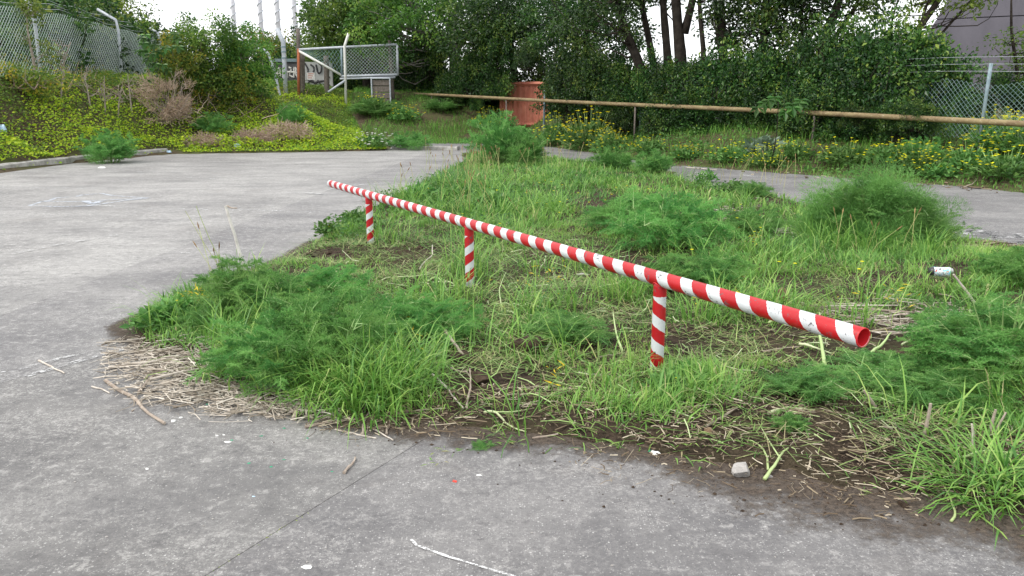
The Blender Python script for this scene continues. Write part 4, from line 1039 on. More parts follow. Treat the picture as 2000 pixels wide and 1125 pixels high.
small_tree('leafy_shrub', 735, 160, 45, 1.2, 0.06, [(0, 0, 1.3, 2.0, 1.2, 0.9)], 45, 70, 0.13, MAT['shrub_brown'], BP, 'orange flowering gorse behind the right half of the gate', spread=0.5)
small_tree('tree', 60, 100, 38, 5, 0.14, [(0, 0, 4.0, 4.4, 1.8, 2.0), (3.4, 0, 3.4, 2.0, 1.6, 1.3)], 170, 80, 0.15, MAT['tree_olive'], BK, 'olive tree behind the left fence at the picture edge', cat='tree', spread=0.55, group='trees behind the left fence')
small_tree('tree', 190, 110, 41, 3.6, 0.12, [(-1.0, 0, 4.2, 2.4, 1.6, 1.3), (0.6, 0, 3.4, 2.2, 1.6, 1.2), (2.2, 0, 2.6, 1.4, 1.2, 1.0)], 120, 80, 0.15, MAT['tree_olive'], BK, 'olive tree sloping down behind the left fence towards the sky', cat='tree', spread=0.5, group='trees behind the left fence')
small_tree('tree', 40, 130, 34, 2.2, 0.1, [(0, 0, 1.5, 3.8, 1.2, 1.0), (4.2, 0, 1.3, 2.6, 1.2, 0.9)], 150, 80, 0.13, MAT['tree_dark'], BK, 'dark low thicket close behind the wire of the left fence', cat='tree', spread=0.5, group='trees behind the left fence')
small_tree('leafy_shrub', 285, 165, 36, 1.5, 0.08, [(0, 0, 1.5, 1.3, 1.0, 1.2)], 45, 80, 0.12, MAT['tree_mid'], BK, 'green shrub at the far right end of the left fence', spread=0.4)
small_tree('leafy_shrub', 70, 165, 20, 1.9, 0.05, [(0.1, 0, 2.1, 0.35, 0.3, 0.45), (-0.3, 0, 1.2, 0.25, 0.2, 0.5), (0.6, 0, 1.0, 0.25, 0.2, 0.4)], 22, 40, 0.09, MAT['tree_olive'], BP, 'thin grey sapling growing through the cranked fence post at left', cat='sapling', spread=0.22)
small_tree('leafy_shrub', 40, 175, 19, 0.5, 0.03, [(0, 0, 0.3, 1.4, 0.5, 0.35)], 30, 70, 0.09, MAT['shrub_brown'], BP, 'brownish shrub along the foot of the left fence', spread=0.3)

def bare_tree(px, py, Y, height, label, n=9, lean=0.3, mat='bark_pale', r=0.026, name='bare_sapling', spread=0.5):
    b = on(px, py); b[2] -= 0.05
    o = empty(name, b); tag(o, label, 'sapling', 'bare saplings on the left bank')
    g = Geo(); tp = smooth_path([(0, 0, 0), (lean * 0.3, 0, height * 0.4), (lean * 0.5, 0, height * 0.7), (lean, 0, height)], 10); tube(g, tp, r * np.linspace(1, 0.4, 10), 6, rough=0.2); g.build('trunk', MAT[mat], o)
    g = Geo()
    for k in range(n):
        i = rng.integers(3, 9); e = tp[i] + rdirs(1, 0.45, 1.0)[0] * spread * height * rng.uniform(0.35, 0.8)
        P = branch(g, tp[i], e, r * 0.5, 0.006, 0.4)
        for _ in range(3):
            j = rng.integers(2, 6); branch(g, P[j], P[j] + rdirs(1, -0.1, 1)[0] * spread * height * 0.3, 0.007, 0.004, 0.4, 5, 4)
    g.build('branches', MAT[mat], o, kind='stuff')
    return o
bare_tree(118, 192, 21, 1.6, 'bare grey sapling leaning right, left of the cranked post', lean=0.5, n=9)
bare_tree(178, 215, 21.5, 1.1, 'bare pale stems at the left of the stem thicket by the fennel', lean=-0.1, n=6)
bare_tree(206, 225, 21.3, 1.2, 'bare pale twin stems in the middle of the stem thicket', lean=0.1, n=7, spread=0.4)
bare_tree(230, 230, 21.6, 1.0, 'bare pale forked stem left of the dead bush', lean=0.25, n=6)
bare_tree(258, 225, 22, 1.3, 'slender bare stem nearest the dead brown bush', lean=0.0, n=5, spread=0.35)
bare_tree(405, 195, 26, 1.2, 'pale forked trunk under the tallest bright green shrub', lean=-0.1, n=4, spread=0.4)
bare_tree(485, 215, 25.5, 1.3, 'pinkish bare trunk slanting left beside the round fennel', lean=-0.9, n=6)
bare_tree(440, 210, 25.8, 1.0, 'bare twiggy stem below the olive gorse shrub', lean=0.3, n=8)

# dead brown bush
b = on(332, 240); dbase = b.copy(); o = empty('dead_bush', b); tag(o, 'dead brown twiggy bush on the left bank', 'bush')
g = Geo()
for k in range(60):
    e = rdirs(1, -0.1, 1.0)[0] * np.array([0.95, 0.6, 1.25]) * rng.uniform(0.5, 1.25) + np.array([0, 0, 0.25])
    P = branch(g, rdirs(1)[0] * 0.1 + [0, 0, 0.1], e, 0.016, 0.006, 0.25, 6, 4)
g.build('branches', MAT['bark_pale'], o, kind='stuff')
g = Geo(); n = 5200; d = rdirs(n, -0.25, 1.0); p = d * (rng.random(n) ** 0.4)[:, None] * np.array([0.9, 0.65, 1.15]) + np.array([0, 0, 0.25])
lump = 0.62 + 0.75 * vnoise(d[:, 0] * 2 + d[:, 1], d[:, 2] * 2, 2.2, 71); p = p * lump[:, None]
keep_ = vnoise(p[:, 0] * 3, p[:, 2] * 3, 1.6, 72) > 0.28; p, d = p[keep_], d[keep_]; n = len(p)
q = p + (d + rdirs(n) * 1.0) * rng.uniform(0.05, 0.16, n)[:, None]; prisms(g, p, q, 0.0045); g.build('dead_twigs', MAT['dead'], o, kind='stuff')
for px, py, s, lb in ((400, 285, 0.5, 'patch of dead brown twigs at the yard edge left of centre'), (560, 270, 0.8, 'low heap of dead brown twigs under the round fennel'), (490, 280, 0.6, 'dead brown twig heap at the foot of the gorse')):
    b = on(px, py); o = empty('twig_heap', b); tag(o, lb, 'twigs', 'dead twig heaps')
    g = Geo(); n = 1400; d = rdirs(n, 0, 1.0); p = d * (rng.random(n) ** 0.5)[:, None] * np.array([0.9, 0.5, 0.45]) * s * 1.4
    q = p + (d * 0.4 + rdirs(n)) * rng.uniform(0.06, 0.2, n)[:, None]; prisms(g, p, q, 0.006); g.build('twigs', MAT['dead'], o, kind='stuff')

for k, (px, py, sx, n_, lb) in enumerate(((30, 165, 0.9, 14, 'tangle of thin twigs at the fence foot on the far left'), (110, 172, 0.9, 12, 'tangle of thin twigs left of the second cranked post'), (180, 180, 0.8, 14, 'tangle of thin twigs around the second cranked post'), (280, 185, 0.9, 14, 'tangle of thin twigs above the dead bush'), (380, 215, 0.8, 12, 'tangle of thin twigs right of the dead bush'), (470, 225, 0.9, 12, 'tangle of thin twigs beside the slanting bare trunk'), (540, 200, 0.8, 10, 'tangle of thin twigs at the foot of the bent pole'))):
    b = on(px, py); o = empty('twig_tangle', b); tag(o, lb, 'twigs', 'twig tangles on the left bank'); g = Geo()
    for _ in range(n_):
        p = np.array([rng.normal(0, sx * 0.6), rng.normal(0, 0.25), -0.1]); P = branch(g, p, p + rdirs(1, 0.3, 1.0)[0] * rng.uniform(0.5, 1.3), 0.012, 0.004, 0.35, 7, 4)
        branch(g, P[3], P[3] + rdirs(1, 0.0, 1.0)[0] * 0.4, 0.007, 0.003, 0.35, 5, 4)
    g.build('twigs', MAT['dead'], o, kind='stuff')
    g = Geo(); n2 = 260; c_ = np.c_[rng.normal(0, sx * 0.6, n2), rng.normal(0, 0.3, n2), rng.uniform(0.05, 0.8, n2)]
    leaves(g, c_, rdirs(n2), rdirs(n2, 0.2, 1), 0.07, 0.035); g.build('sparse_leaves', MAT[('shrub_brown', 'tree_olive')[k % 2]], o, kind='stuff')

# creeper that covers the bank
def scatter_px(n, x0, x1, y0, y1):
    """points spread over the ground seen through a window of the photograph, even in world area"""
    pass
def cover(n, region, mat, size, name, label, lift=0.22):
    X = rng.uniform(region[0], region[1], n); Y = rng.uniform(region[2], region[3], n)
    k = inpoly(X, Y, BANK) & ((pdist(X, Y, KERB) > 0.42) | (rng.random(n) < 0.04)); X, Y = X[k], Y[k]
    qx, qy = pix(X, Y, H(X, Y)); k = (qx > -200) & (qx < 800) | (qx > -1500) & (qx < 800) & (rng.random(len(X)) < 0.3); X, Y = X[k], Y[k]
    d = pdist(X, Y, BANKLINE)
    k = rng.random(len(X)) < np.where(d < 5.5, 1.0, 0.30); X, Y, d = X[k], Y[k], d[k]
    return X, Y, d
g1, g2 = Geo(), Geo()
X, Y, d = cover(490000, (-27, -3.4, 9, 40), None, 0, '', '')
z = H(X, Y); lump = vnoise(X, Y, 2.2, 11) * 0.30 + vnoise(X, Y, 6, 12) * 0.12
mixn = vnoise(X, Y, 0.55, 13) * 0.6 + vnoise(X, Y, 2.5, 14) * 0.4 + d * 0.03
lowx = np.clip(1 - d / 0.5, 0, 1)
zz = z + lump * sstep(d / 0.8) * rng.uniform(0.35, 1.0, len(X)) + 0.02
n = len(X); dr = rdirs(n, -0.3, 0.7); nr = rdirs(n, 0.35, 1.0)
dark = mixn + (z - 0.9) * 0.20 + rng.normal(0, 0.08, n) > 0.55
P = np.c_[X, Y, zz]; sz = rng.uniform(0.04, 0.095, n)
for g, k in ((g1, ~dark), (g2, dark)): leaves(g, P[k], dr[k], nr[k], sz[k], sz[k] * 0.7, np.clip(rng.normal(0.55, 0.25, k.sum()), 0, 1))
tag(g1.build('creeper', MAT['cover']), 'yellow green creeper covering the left bank', 'creeper', kind='stuff')
tag(g2.build('creeper', MAT['cover_dark']), 'darker olive creeper high on the left bank', 'creeper', kind='stuff')
print('creeper leaves', n)

# ------------------------------------------------------------------ the striped barrier
def striped(name, axis_i, pitch, hand, shift, chips, top=99.0):
    m = M(name); v = m.coord(); sp = m.node('ShaderNodeSeparateXYZ'); m.l.new(v, sp.inputs[0])
    ax = [sp.outputs[0], sp.outputs[1], sp.outputs[2]]; a = ax.pop(axis_i)
    ang = m.math('DIVIDE', m.math('ARCTAN2', ax[1], ax[0]), 2 * math.pi * hand)
    wob = m.math('MULTIPLY', m.math('SUBTRACT', m.noise(v, 22, 6, 0.8), 0.5), 0.13)
    wob2 = m.math('MULTIPLY', m.math('SUBTRACT', m.noise(m.mapping(v, (0.6, 0.6, 0.6), (0, 0, 0), (3, 1, 2)), 2.6, 1), 0.5), 0.30)
    ph = m.math('FRACT', m.math('ADD', m.math('ADD', m.math('ADD', m.math('DIVIDE', a, pitch), ang), shift + 40.0), m.math('ADD', wob, wob2)))
    red = m.math('MAXIMUM', m.math('LESS_THAN', ph, 0.54), m.math('GREATER_THAN', m.math('ADD', a, m.math('MULTIPLY', wob, 0.15)), top))
    n1 = m.noise(v, 5, 5); n2 = m.noise(v, 22, 8, 0.8, 0.6); n3 = m.noise(v, 3.0, 2)
    cr = m.mix(m.mr(n1, 0.35, 0.65), c4((0.34, 0.004, 0.009)), c4((0.42, 0.007, 0.012)))
    cw = m.mix(m.mr(n1, 0.35, 0.65), c4((0.50, 0.52, 0.54)), c4((0.58, 0.60, 0.62)))
    c = m.mix(red, cw, cr)
    # scuffs: grime film, chips to bare grey metal, dark rust flecks
    c = m.mix(m.mr(m.noise(v, 60, 6, 0.8), 0.54, 0.78, 0, 0.30), c, c4((0.22, 0.17, 0.15)))
    chip = m.math('MULTIPLY', m.mr(n2, chips, chips + 0.012), m.mr(n3, 0.44, 0.52))
    c = m.mix(chip, c, c4((0.09, 0.085, 0.09)))
    h = m.math('SUBTRACT', m.math('MULTIPLY', m.noise(v, 40, 4), 0.3), chip)
    return m.done(m.pbr(c, m.mr(n2, 0.3, 0.7, 0.32, 0.55), 0.4, 0, m.bump(h, 0.25, 0.002)))
MAT['stripe_rail'] = striped('red_white_spiral_rail', 2, 0.199, -1, 0.10, 0.58)
MAT['red_inside'] = plain_mat('red_pipe_mouth', (0.50, 0.014, 0.022), (0.58, 0.022, 0.028), 20, 0.4, 0.4, 0.1)

def cam_pt(px, py, depth):
    u = (px - 1000) / FPX; v = (562.5 - py) / FPX
    return np.array([u * depth, depth * (CP + v * SP), EYE + depth * (-SP + v * CP)])
R0, R2 = cam_pt(720, 380, 8.49), cam_pt(1290, 545.5, 4.45)
RZ = 0.583; R0[2] = R2[2] = RZ
rp = lambda t: R0 + (R2 - R0) * t / 2.0
far_end, near_end = rp(-0.57), rp(2.548)
bar_root = empty('striped_barrier', (*rp(1)[:2], 0)); tag(bar_root, 'low red and white striped pipe barrier on three posts', 'barrier')
axisv = near_end - far_end; RL = np.linalg.norm(axisv)
def pipe_mesh(name, L, ro, ri, n=40, seg=30, lip=True):
    g = Geo(); th = np.arange(n) * 2 * np.pi / n; vv = []; ff = []
    prof = [(ri, 0.25), (ri, 0.0), (ro - 0.0015, 0.0), (ro, 0.003)] + [(ro, L * k / seg) for k in range(1, seg)] + [(ro, L - 0.003), (ro - 0.0015, L), (ri, L), (ri, L - 0.4), (0.001, L - 0.42)]
    prof = [(0.001, 0.26)] + prof
    for (r_, z_) in prof:
        for a in th: vv.append((r_ * math.cos(a), r_ * math.sin(a), z_))
    for i in range(len(prof) - 1):
        for k in range(n):
            k2 = (k + 1) % n; a, b, c_, d_ = i * n + k, i * n + k2, (i + 1) * n + k2, (i + 1) * n + k
            ff += [(a, b, c_), (a, c_, d_)]
    g.add(vv, ff, 0.5)
    return g
g = pipe_mesh('rail', RL, 0.0425, 0.0385)
rail = g.build('rail', MAT['stripe_rail'], bar_root, smooth=True)
rail.location = Vector(far_end) - Vector(bar_root.location)
rail.rotation_euler = Vector(axisv).to_track_quat('Z', 'Y').to_euler()
g = Geo(); th = np.arange(40) * 2 * np.pi / 40; vv = []; ff = []
for (r_, z_) in ((0.0383, RL - 0.38), (0.0383, RL - 0.002), (0.0392, RL + 0.0012), (0.0425, RL + 0.001), (0.0428, RL - 0.006)):
    for a in th: vv.append((r_ * math.cos(a), r_ * math.sin(a), z_))
for i in range(4):
    for k in range(40):
        k2 = (k + 1) % 40; ff += [(i * 40 + k, i * 40 + k2, (i + 1) * 40 + k2), (i * 40 + k, (i + 1) * 40 + k2, (i + 1) * 40 + k)]
g.add(vv, ff, 0.5); g.build('red_mouth', MAT['red_inside'], rail, smooth=True)
for t, hand, sh in ((0, -1, 0.30), (1, -1, 0.05), (2, 1, 0.42)):
    p = rp(t); z0 = -0.25
    g = Geo(); N = 26; zz_ = np.linspace(0, RZ - z0 - 0.012, N)
    tube(g, [(0, 0, q) for q in zz_], 0.0375, 36)
    mt = striped('red_white_spiral_post', 2, 0.148, hand, sh, 0.575 if t else 0.60, 0.735)
    po = g.build('post', mt, bar_root, smooth=True); po.location = (p[0] - bar_root.location.x, p[1] - bar_root.location.y, z0)
    po.rotation_euler = (0, 0, (0.4, 1.3, 2.2)[t])
    g = Geo(); P = []; ths = np.linspace(0, 2 * np.pi, 30)      # weld bead where post meets rail
    ad = axisv / RL
    for a in ths:
        q = np.array([math.cos(a), math.sin(a)]) * 0.039; sd = q[0] * -ad[1] + q[1] * ad[0]
        P.append((q[0], q[1], RZ - z0 - math.sqrt(max(1e-6, 0.0425 ** 2 - sd * sd)) - 0.001))
    tube(g, P, 0.004, 6); w_ = g.build('weld', MAT['red_inside'], po, smooth=True)
    w_.rotation_euler = (0, 0, -po.rotation_euler[2])

# ------------------------------------------------------------------ fennel
def frond(g, gs, base, d, L, seed_r, droop=0.5, dense=1.0, thr=0.0016):
    """one feathery fennel leaf: stalk, side ribs and thread leaflets"""
    d = d / np.linalg.norm(d); n = 9
    t = np.linspace(0, 1, n); hor = d.copy()
    P = base + d * (t[:, None] * L) + np.array([0, 0, -1.0]) * (t[:, None] ** 2) * L * droop * 0.5
    ts = np.gradient(P, axis=0); ts /= np.linalg.norm(ts, axis=1, keepdims=True)
    prisms(gs, P[:-1], P[1:], 0.0022 * np.linspace(1.4, 0.5, n - 1), seed_r)
    s0, s1, tb, te = [], [], [], []
    for i in range(2, n):
        tt = ts[i]; side = np.cross(tt, [0, 0, 1.0]); side /= np.linalg.norm(side) + 1e-6; up = np.cross(side, tt)
        plen = L * 0.46 * (1.05 - 0.75 * t[i]) * rng.uniform(0.8, 1.15)
        for sg in (-1, 1):
            dd = side * sg * 0.8 + tt * 0.75 + up * rng.uniform(-0.55, 0.85); dd /= np.linalg.norm(dd)
            k = max(3, int(7 * dense)); u = np.linspace(0.12, 1, k)
            Q = P[i] + dd * (u[:, None] * plen) - np.array([0, 0, 1.0]) * (u[:, None] ** 2) * plen * 0.15
            s0.append(P[i]); s1.append(Q[-1])
            m_ = 4
            qq = np.repeat(Q, m_, axis=0); ln = plen * 0.46 * rng.uniform(0.6, 1.2, len(qq)) * np.repeat(1.15 - 0.6 * u, m_)
            e = dd * 0.6 + rdirs(len(qq)) * 1.0
            e /= np.linalg.norm(e, axis=1, keepdims=True)
            tb.append(qq); te.append(qq + e * ln[:, None])
    tb = np.concatenate(tb); te = np.concatenate(te); m_ = len(tb)
    w = np.cross(te - tb, rdirs(m_)); w /= np.linalg.norm(w, axis=1, keepdims=True) + 1e-9
    v = np.stack([tb - w * thr, tb + w * thr, te], 1).reshape(-1, 3)
    g.add(v, np.arange(m_ * 3).reshape(-1, 3), np.repeat(np.clip(seed_r + rng.normal(0, 0.15, m_), 0, 1), 3))
    s0 = np.array(s0); s1 = np.array(s1); m_ = len(s0); w = np.cross(s1 - s0, rdirs(m_)); w /= np.linalg.norm(w, axis=1, keepdims=True) + 1e-9
    v = np.stack([s0 - w * 0.0011, s0 + w * 0.0011, s1], 1).reshape(-1, 3)
    g.add(v, np.arange(m_ * 3).reshape(-1, 3), seed_r)

def fennel_mesh(seed, nst, radius, height, nfr, FL, droop, dark, dense=1.0, thr=0.0016, low=0.15, puffs=0):
    global rng
    keep = rng; rng = np.random.default_rng(seed)
    g, gs = Geo(), Geo()
    for k in range(nst):
        a = rng.uniform(0, 2 * np.pi); rr = radius * rng.random() ** 0.6; top = np.array([math.cos(a) * rr, math.sin(a) * rr, height * math.sqrt(max(0.12, 1 - (rr / radius) ** 2 * 0.85)) * rng.uniform(0.8, 1.05)])
        b0 = np.array([math.cos(a), math.sin(a), 0]) * rr * 0.25
        S = smooth_path([b0, b0 * 0.6 + top * 0.4 + [0, 0, height * 0.1], top], 7); prisms(gs, S[:-1], S[1:], 0.0042 * np.linspace(1.2, 0.5, 6), rng.random())
        for j in range(nfr):
            u = rng.uniform(low, 1.0); i = u * 6; i0 = int(min(5, i)); p = S[i0] + (S[i0 + 1] - S[i0]) * (i - i0)
            dd = rdirs(1, 0.05, 0.9)[0] * 0.9 + np.array([math.cos(a), math.sin(a), 0]) * 0.55 * (rr / radius)
            frond(g, gs, p, dd, FL * rng.uniform(0.65, 1.2) * (1.15 - 0.4 * u), rng.random(), droop, dense, thr)
    for k in range(puffs):
        # soft billows of thread leaves over the crown of the bush
        d_ = rdirs(1, 0.0, 1.0)[0]; cc = d_ * np.array([radius, radius, height]) * rng.uniform(0.45, 0.98) + [0, 0, 0.03]; pr = rng.uniform(0.08, 0.22) * radius / 0.5
        n_ = 1500; dd = rdirs(n_); p = cc + dd * (rng.random(n_) ** 0.45)[:, None] * pr * np.array([1, 1, 0.85]); e = p + (dd * 0.7 + rdirs(n_) * 0.8 + [0, 0, 0.25]) * rng.uniform(0.015, 0.05, n_)[:, None]
        w = np.cross(e - p, rdirs(n_)); w /= np.linalg.norm(w, axis=1, keepdims=True) + 1e-9
        g.add(np.stack([p - w * thr, p + w * thr, e], 1).reshape(-1, 3), np.arange(n_ * 3).reshape(-1, 3), np.repeat(np.clip(rng.random() * 0.7 + rng.normal(0.15, 0.15, n_), 0, 1), 3))
    a, b = g.mesh('feathery_leaves', MAT['fennel_dark' if dark else 'fennel']), gs.mesh('stems', MAT['fennel_stem'])
    rng = keep
    return a, b
FEN = {'dome': fennel_mesh(101, 48, 0.50, 0.58, 6, 0.14, 0.2, True, 0.6, thr=0.0019, low=0.3, puffs=50), 
       'low': fennel_mesh(103, 30, 0.46, 0.30, 5, 0.24, 0.55, False, thr=0.0017), 'low2': fennel_mesh(104, 26, 0.42, 0.28, 5, 0.26, 0.6, False, thr=0.0017),
       'tall': fennel_mesh(105, 26, 0.34, 0.55, 6, 0.24, 0.6, False, thr=0.0017), 'far': fennel_mesh(106, 30, 0.55, 0.6, 6, 0.22, 0.25, True, 0.6, 0.004, puffs=5)}
def fennel(px, py, kind, s, label, sc_=(1, 1, 1), rz=None):
    """px,py: where its foot meets the ground"""
    b = on(px, py); o = empty('fennel_bush', b, random.random() * 6.28 if rz is None else rz); tag(o, label, 'fennel', 'fennel bushes')
    for nm, me in zip(('feathery_leaves', 'stems'), FEN[kind]): link(nm, me, o, (0, 0, -0.01), (0, 0, 0), tuple(s * q for q in sc_))
    return o
fennel(1690, 462, 'dome', 1.4, 'largest feathery fennel bush, beside the road at right', (1.1, 1.0, 0.88))
fennel(1785, 472, 'dome', 1.05, 'right shoulder of fennel bush merging into the largest one', (1, 1, 0.85))
fennel(1625, 458, 'low', 1.0, 'low fennel skirt at the left foot of the largest bush')
fennel(975, 318, 'far', 1.55, 'tall feathery fennel bush at the far end of the yard', (1.05, 1.05, 1.45))
fennel(1022, 321, 'far', 1.25, 'fennel at the right shoulder of the tall far bush', (1, 1, 1.2))
fennel(1195, 332, 'far', 1.0, 'small dark fennel mound in front of the yellow flowers')
fennel(1275, 338, 'far', 0.9, 'small fennel mound at the start of the road')
fennel(217, 318, 'far', 1.45, 'dark fennel bush spilling over the left kerb', (1, 1, 1.05))
fennel(420, 262, 'far', 1.25, 'dark fennel half hidden under gorse on the left bank')
fennel(572, 245, 'far', 1.35, 'round dark green fennel ball high on the bank', (0.8, 0.8, 1.0))
fennel(800, 292, 'far', 1.5, 'fennel mound on the pale kerb by the path', (1.2, 1, 0.7))
fennel(740, 225, 'far', 1.8, 'dark fennel in the grass below the gate', (1.4, 1, 0.7))
fennel(860, 215, 'far', 1.5, 'dark fennel below the left end of the pipe rail', (1.4, 1, 0.6))
fennel(1470, 385, 'low2', 0.8, 'small fennel tuft at the road edge beside the white flowers')
fennel(1800, 318, 'far', 0.95, 'dark fennel behind the yellow flowers on the right verge')
fennel(1300, 482, 'low', 1.45, 'spreading fennel in the middle of the grass behind the rail', (1, 1, 1.15))
fennel(1240, 452, 'low2', 1.3, 'fennel tuft left of the spreading one behind the rail')
fennel(1475, 462, 'low2', 1.0, 'fennel tuft among dry sticks left of the largest bush')
fennel(1390, 560, 'low', 0.9, 'fine fennel just above the rail between middle and near post')
fennel(1320, 560, 'low2', 0.8, 'fennel rising behind the rail above the near post')
fennel(470, 615, 'tall', 0.9, 'upright fennel at the left tip of the island by the white stick')
fennel(540, 620, 'low', 0.9, 'fennel clump right of the upright white stick')
fennel(395, 640, 'low2', 0.45, 'small fennel tuft at the far left tip of the island')
fennel(560, 732, 'low', 0.95, 'bright feathery fennel mound in the left foreground', (1, 1, 1.1))
fennel(650, 715, 'low2', 1.15, 'bright fennel hanging over the long grass in the left foreground', (1, 1, 1.15))
fennel(650, 600, 'low2', 0.95, 'grey green fennel behind the foreground mound')
fennel(780, 660, 'low', 0.85, 'fennel fronds between long grass and middle post')
fennel(870, 665, 'low2', 0.8, 'fennel fronds in front of the middle post')
fennel(1090, 655, 'low2', 0.75, 'trampled fennel in the middle between the posts', (1, 1, 0.6))
fennel(1955, 745, 'tall', 1.0, 'big dark fennel at the right picture edge', (1.25, 1.25, 0.9))
fennel(1905, 700, 'low', 1.0, 'fennel at the left of the big right edge clump')
fennel(1740, 752, 'low', 0.85, 'broken fennel lying below the open end of the rail', (1.2, 1, 0.5))
fennel(1820, 775, 'low2', 0.9, 'flattened fennel fronds right of the open rail end', (1.2, 1, 0.55))
fennel(1600, 765, 'low2', 0.6, 'cut fennel plume on the dark soil below the rail', (1.2, 1, 0.6))
fennel(1965, 540, 'low', 0.7, 'fennel tuft right of the crushed can')
fennel(2030, 560, 'low2', 1.0, 'fennel at the right picture edge beyond the can')
fennel(1540, 835, 'low', 0.22, 'little fennel sprig on the dark soil near the pale cut stalk')
fennel(945, 870, 'low2', 0.16, 'tiny fennel scrap lying on the concrete edge', (1, 1, 0.5))

# ------------------------------------------------------------------ flowering weeds
def weed_mesh(seed, n, r, h, leaf, nfl, matl, matf, fs_, stems=True):
    global rng
    keep = rng; rng = np.random.default_rng(seed)
    g, gf, gs = Geo(), Geo(), Geo()
    d = rdirs(n, 0, 1); p = d * (rng.random(n) ** 0.45)[:, None] * np.array([r, r, h * 0.8]) + [0, 0, 0.02]
    s_ = leaf * rng.uniform(0.6, 1.4, n); leaves(g, p, d * 0.6 + rdirs(n, -0.2, 0.6), rdirs(n, 0.3, 1), s_, s_ * 0.5)
    c_ = rdirs(nfl, 0.1, 1.0) * np.array([r, r, h]) * rng.uniform(0.85, 1.3, nfl)[:, None] + [0, 0, 0.06 * (h > 0.2)]
    for k in range(5):
        a = k * 2 * np.pi / 5; dd = np.tile(np.array([math.cos(a), math.sin(a), 0.35]), (nfl, 1)) + rng.normal(0, 0.15, (nfl, 3))
        leaves(gf, c_, dd, np.tile([0, 0, 1.0], (nfl, 1)), fs_, fs_ * 0.9)
    prisms(gs, c_ * np.array([0.4, 0.4, 0.0]), c_, 0.004)
    out = g.mesh('foliage', MAT[matl]), gf.mesh('flowers', MAT[matf]), gs.mesh('stems', MAT['fennel_stem'])
    rng = keep
    return out
FLW = [weed_mesh(201 + k, 700, 0.55, 0.5, 0.10, 95, 'weed', 'yellow', 0.038) for k in range(3)]
FLS = [weed_mesh(211 + k, 600, 0.5, 0.35, 0.10, 34, 'weed', 'yellow', 0.036) for k in range(2)]
FWH = [weed_mesh(221, 400, 0.6, 0.4, 0.12, 40, 'weed', 'white_fl', 0.05)]
CAB = [weed_mesh(231, 160, 0.45, 0.45, 0.24, 1, 'cabbage', 'yellow', 0.02)]
LWE = [weed_mesh(241 + k, 160, 0.16, 0.16, 0.07, 1, 'weed', 'yellow', 0.012) for k in range(3)]
def weed(px, py, meshes, s, label, name='flowering_weed', cat='wildflower', group='yellow flowering weeds', sc_=(1, 1, 1)):
    b = on(px, py); o = empty(name, b, random.random() * 6.28); tag(o, label, cat, group)
    for nm, me in zip(('foliage', 'flowers', 'stems'), meshes):
        link(nm, me, o, (0, 0, 0), (0, 0, 0), tuple(s * q for q in sc_), kind='stuff' if nm == 'flowers' else None)
weed(1090, 282, FLW[0], 1.4, 'yellow flowering weed at the left of the densest flower clump', sc_=(1, 1, 1.2))
weed(1150, 291, FLW[1], 1.6, 'densest yellow flowering weed beyond the fennel', sc_=(1, 1, 1.25))
weed(1190, 296, FLW[2], 1.1, 'yellow flowering weed at the right of the densest flower clump', sc_=(1, 1, 1.1))
weed(730, 215, FLS[0], 1.6, 'yellow flowering weed below the gate')
weed(790, 235, FLS[1], 1.5, 'sparse yellow weed in the grass right of the gate')
weed(960, 250, FLW[0], 1.3, 'sparse yellow weed below the red container')
weed(1270, 300, FLS[1], 1.1, 'sparse yellow weed in the shaded grass behind the road')
weed(1340, 310, FLS[0], 0.9, 'scattered yellow flowers where the road begins')
weed(1425, 315, FLS[1], 1.1, 'yellow flowers left of the grey green leaves')
weed(1495, 325, FLW[0], 0.8, 'yellow flowers below the grey green broad leaves')
weed(1545, 310, FLS[0], 1.0, 'yellow flowers right of the grey green broad leaves')
weed(1650, 320, FLS[1], 1.2, 'thinly flowered weed in the middle of the right verge')
weed(1740, 318, FLS[0], 1.1, 'yellow weed left of the fennel on the right verge')
weed(1790, 335, FLW[1], 0.95, 'well flowered yellow weed in front of the verge fennel')
weed(1830, 345, FLS[1], 0.8, 'yellow weed nearest the road at right')
weed(1945, 290, FLW[2], 1.0, 'bright yellow flowers under the pipe at the right edge', sc_=(1, 1, 1.25))
weed(1995, 300, FLW[0], 1.0, 'bright yellow flowers cut by the right picture edge', sc_=(1, 1, 1.25))
weed(1890, 330, FLS[0], 1.2, 'leafy weed with few flowers left of the bright right edge clump')
weed(1960, 345, FLS[1], 1.2, 'leafy dull weed low on the right verge')
weed(1490, 300, CAB[0], 0.95, 'grey green broad leaved plant on the verge', 'broadleaf_plant', 'plant', 'verge plants')
weed(732, 288, FWH[0], 1.1, 'white flowers at the foot of the bank', 'white_flowers', 'wildflower', 'white wildflowers')
weed(1368, 362, FWH[0], 0.32, 'small white flower spire at the road edge', 'white_flowers', 'wildflower', 'white wildflowers', (0.6, 0.6, 1.6))
for px, py, s, lb in ((1300, 765, 0.6, 'leafy weed at the foot of the near post'), (1345, 745, 0.6, 'leafy weed right of the near post'), (690, 440, 1.1, 'dark leafy weed left of the far post'), (640, 462, 1.0, 'dark leafy weed at the yard edge left of the far post'),
                      (300, 640, 0.9, 'small leafy weed at the far left tip of the island'), (350, 625, 0.9, 'leafy weed beside the far left fennel tuft'), (820, 395, 1.6, 'dark broad weed in the tall grass behind the rail'), (890, 400, 1.6, 'dark broad weed behind the middle of the rail'),
                      (960, 410, 1.5, 'dark weed right of the middle post top'), (1380, 355, 1.3, 'dark leafy weed at the road edge'), (1430, 378, 1.2, 'leafy weed below the small fennel tuft by the road')):
    weed(px, py, LWE[random.randrange(3)], s, lb, 'leafy_weed', 'weed', 'leafy weeds')

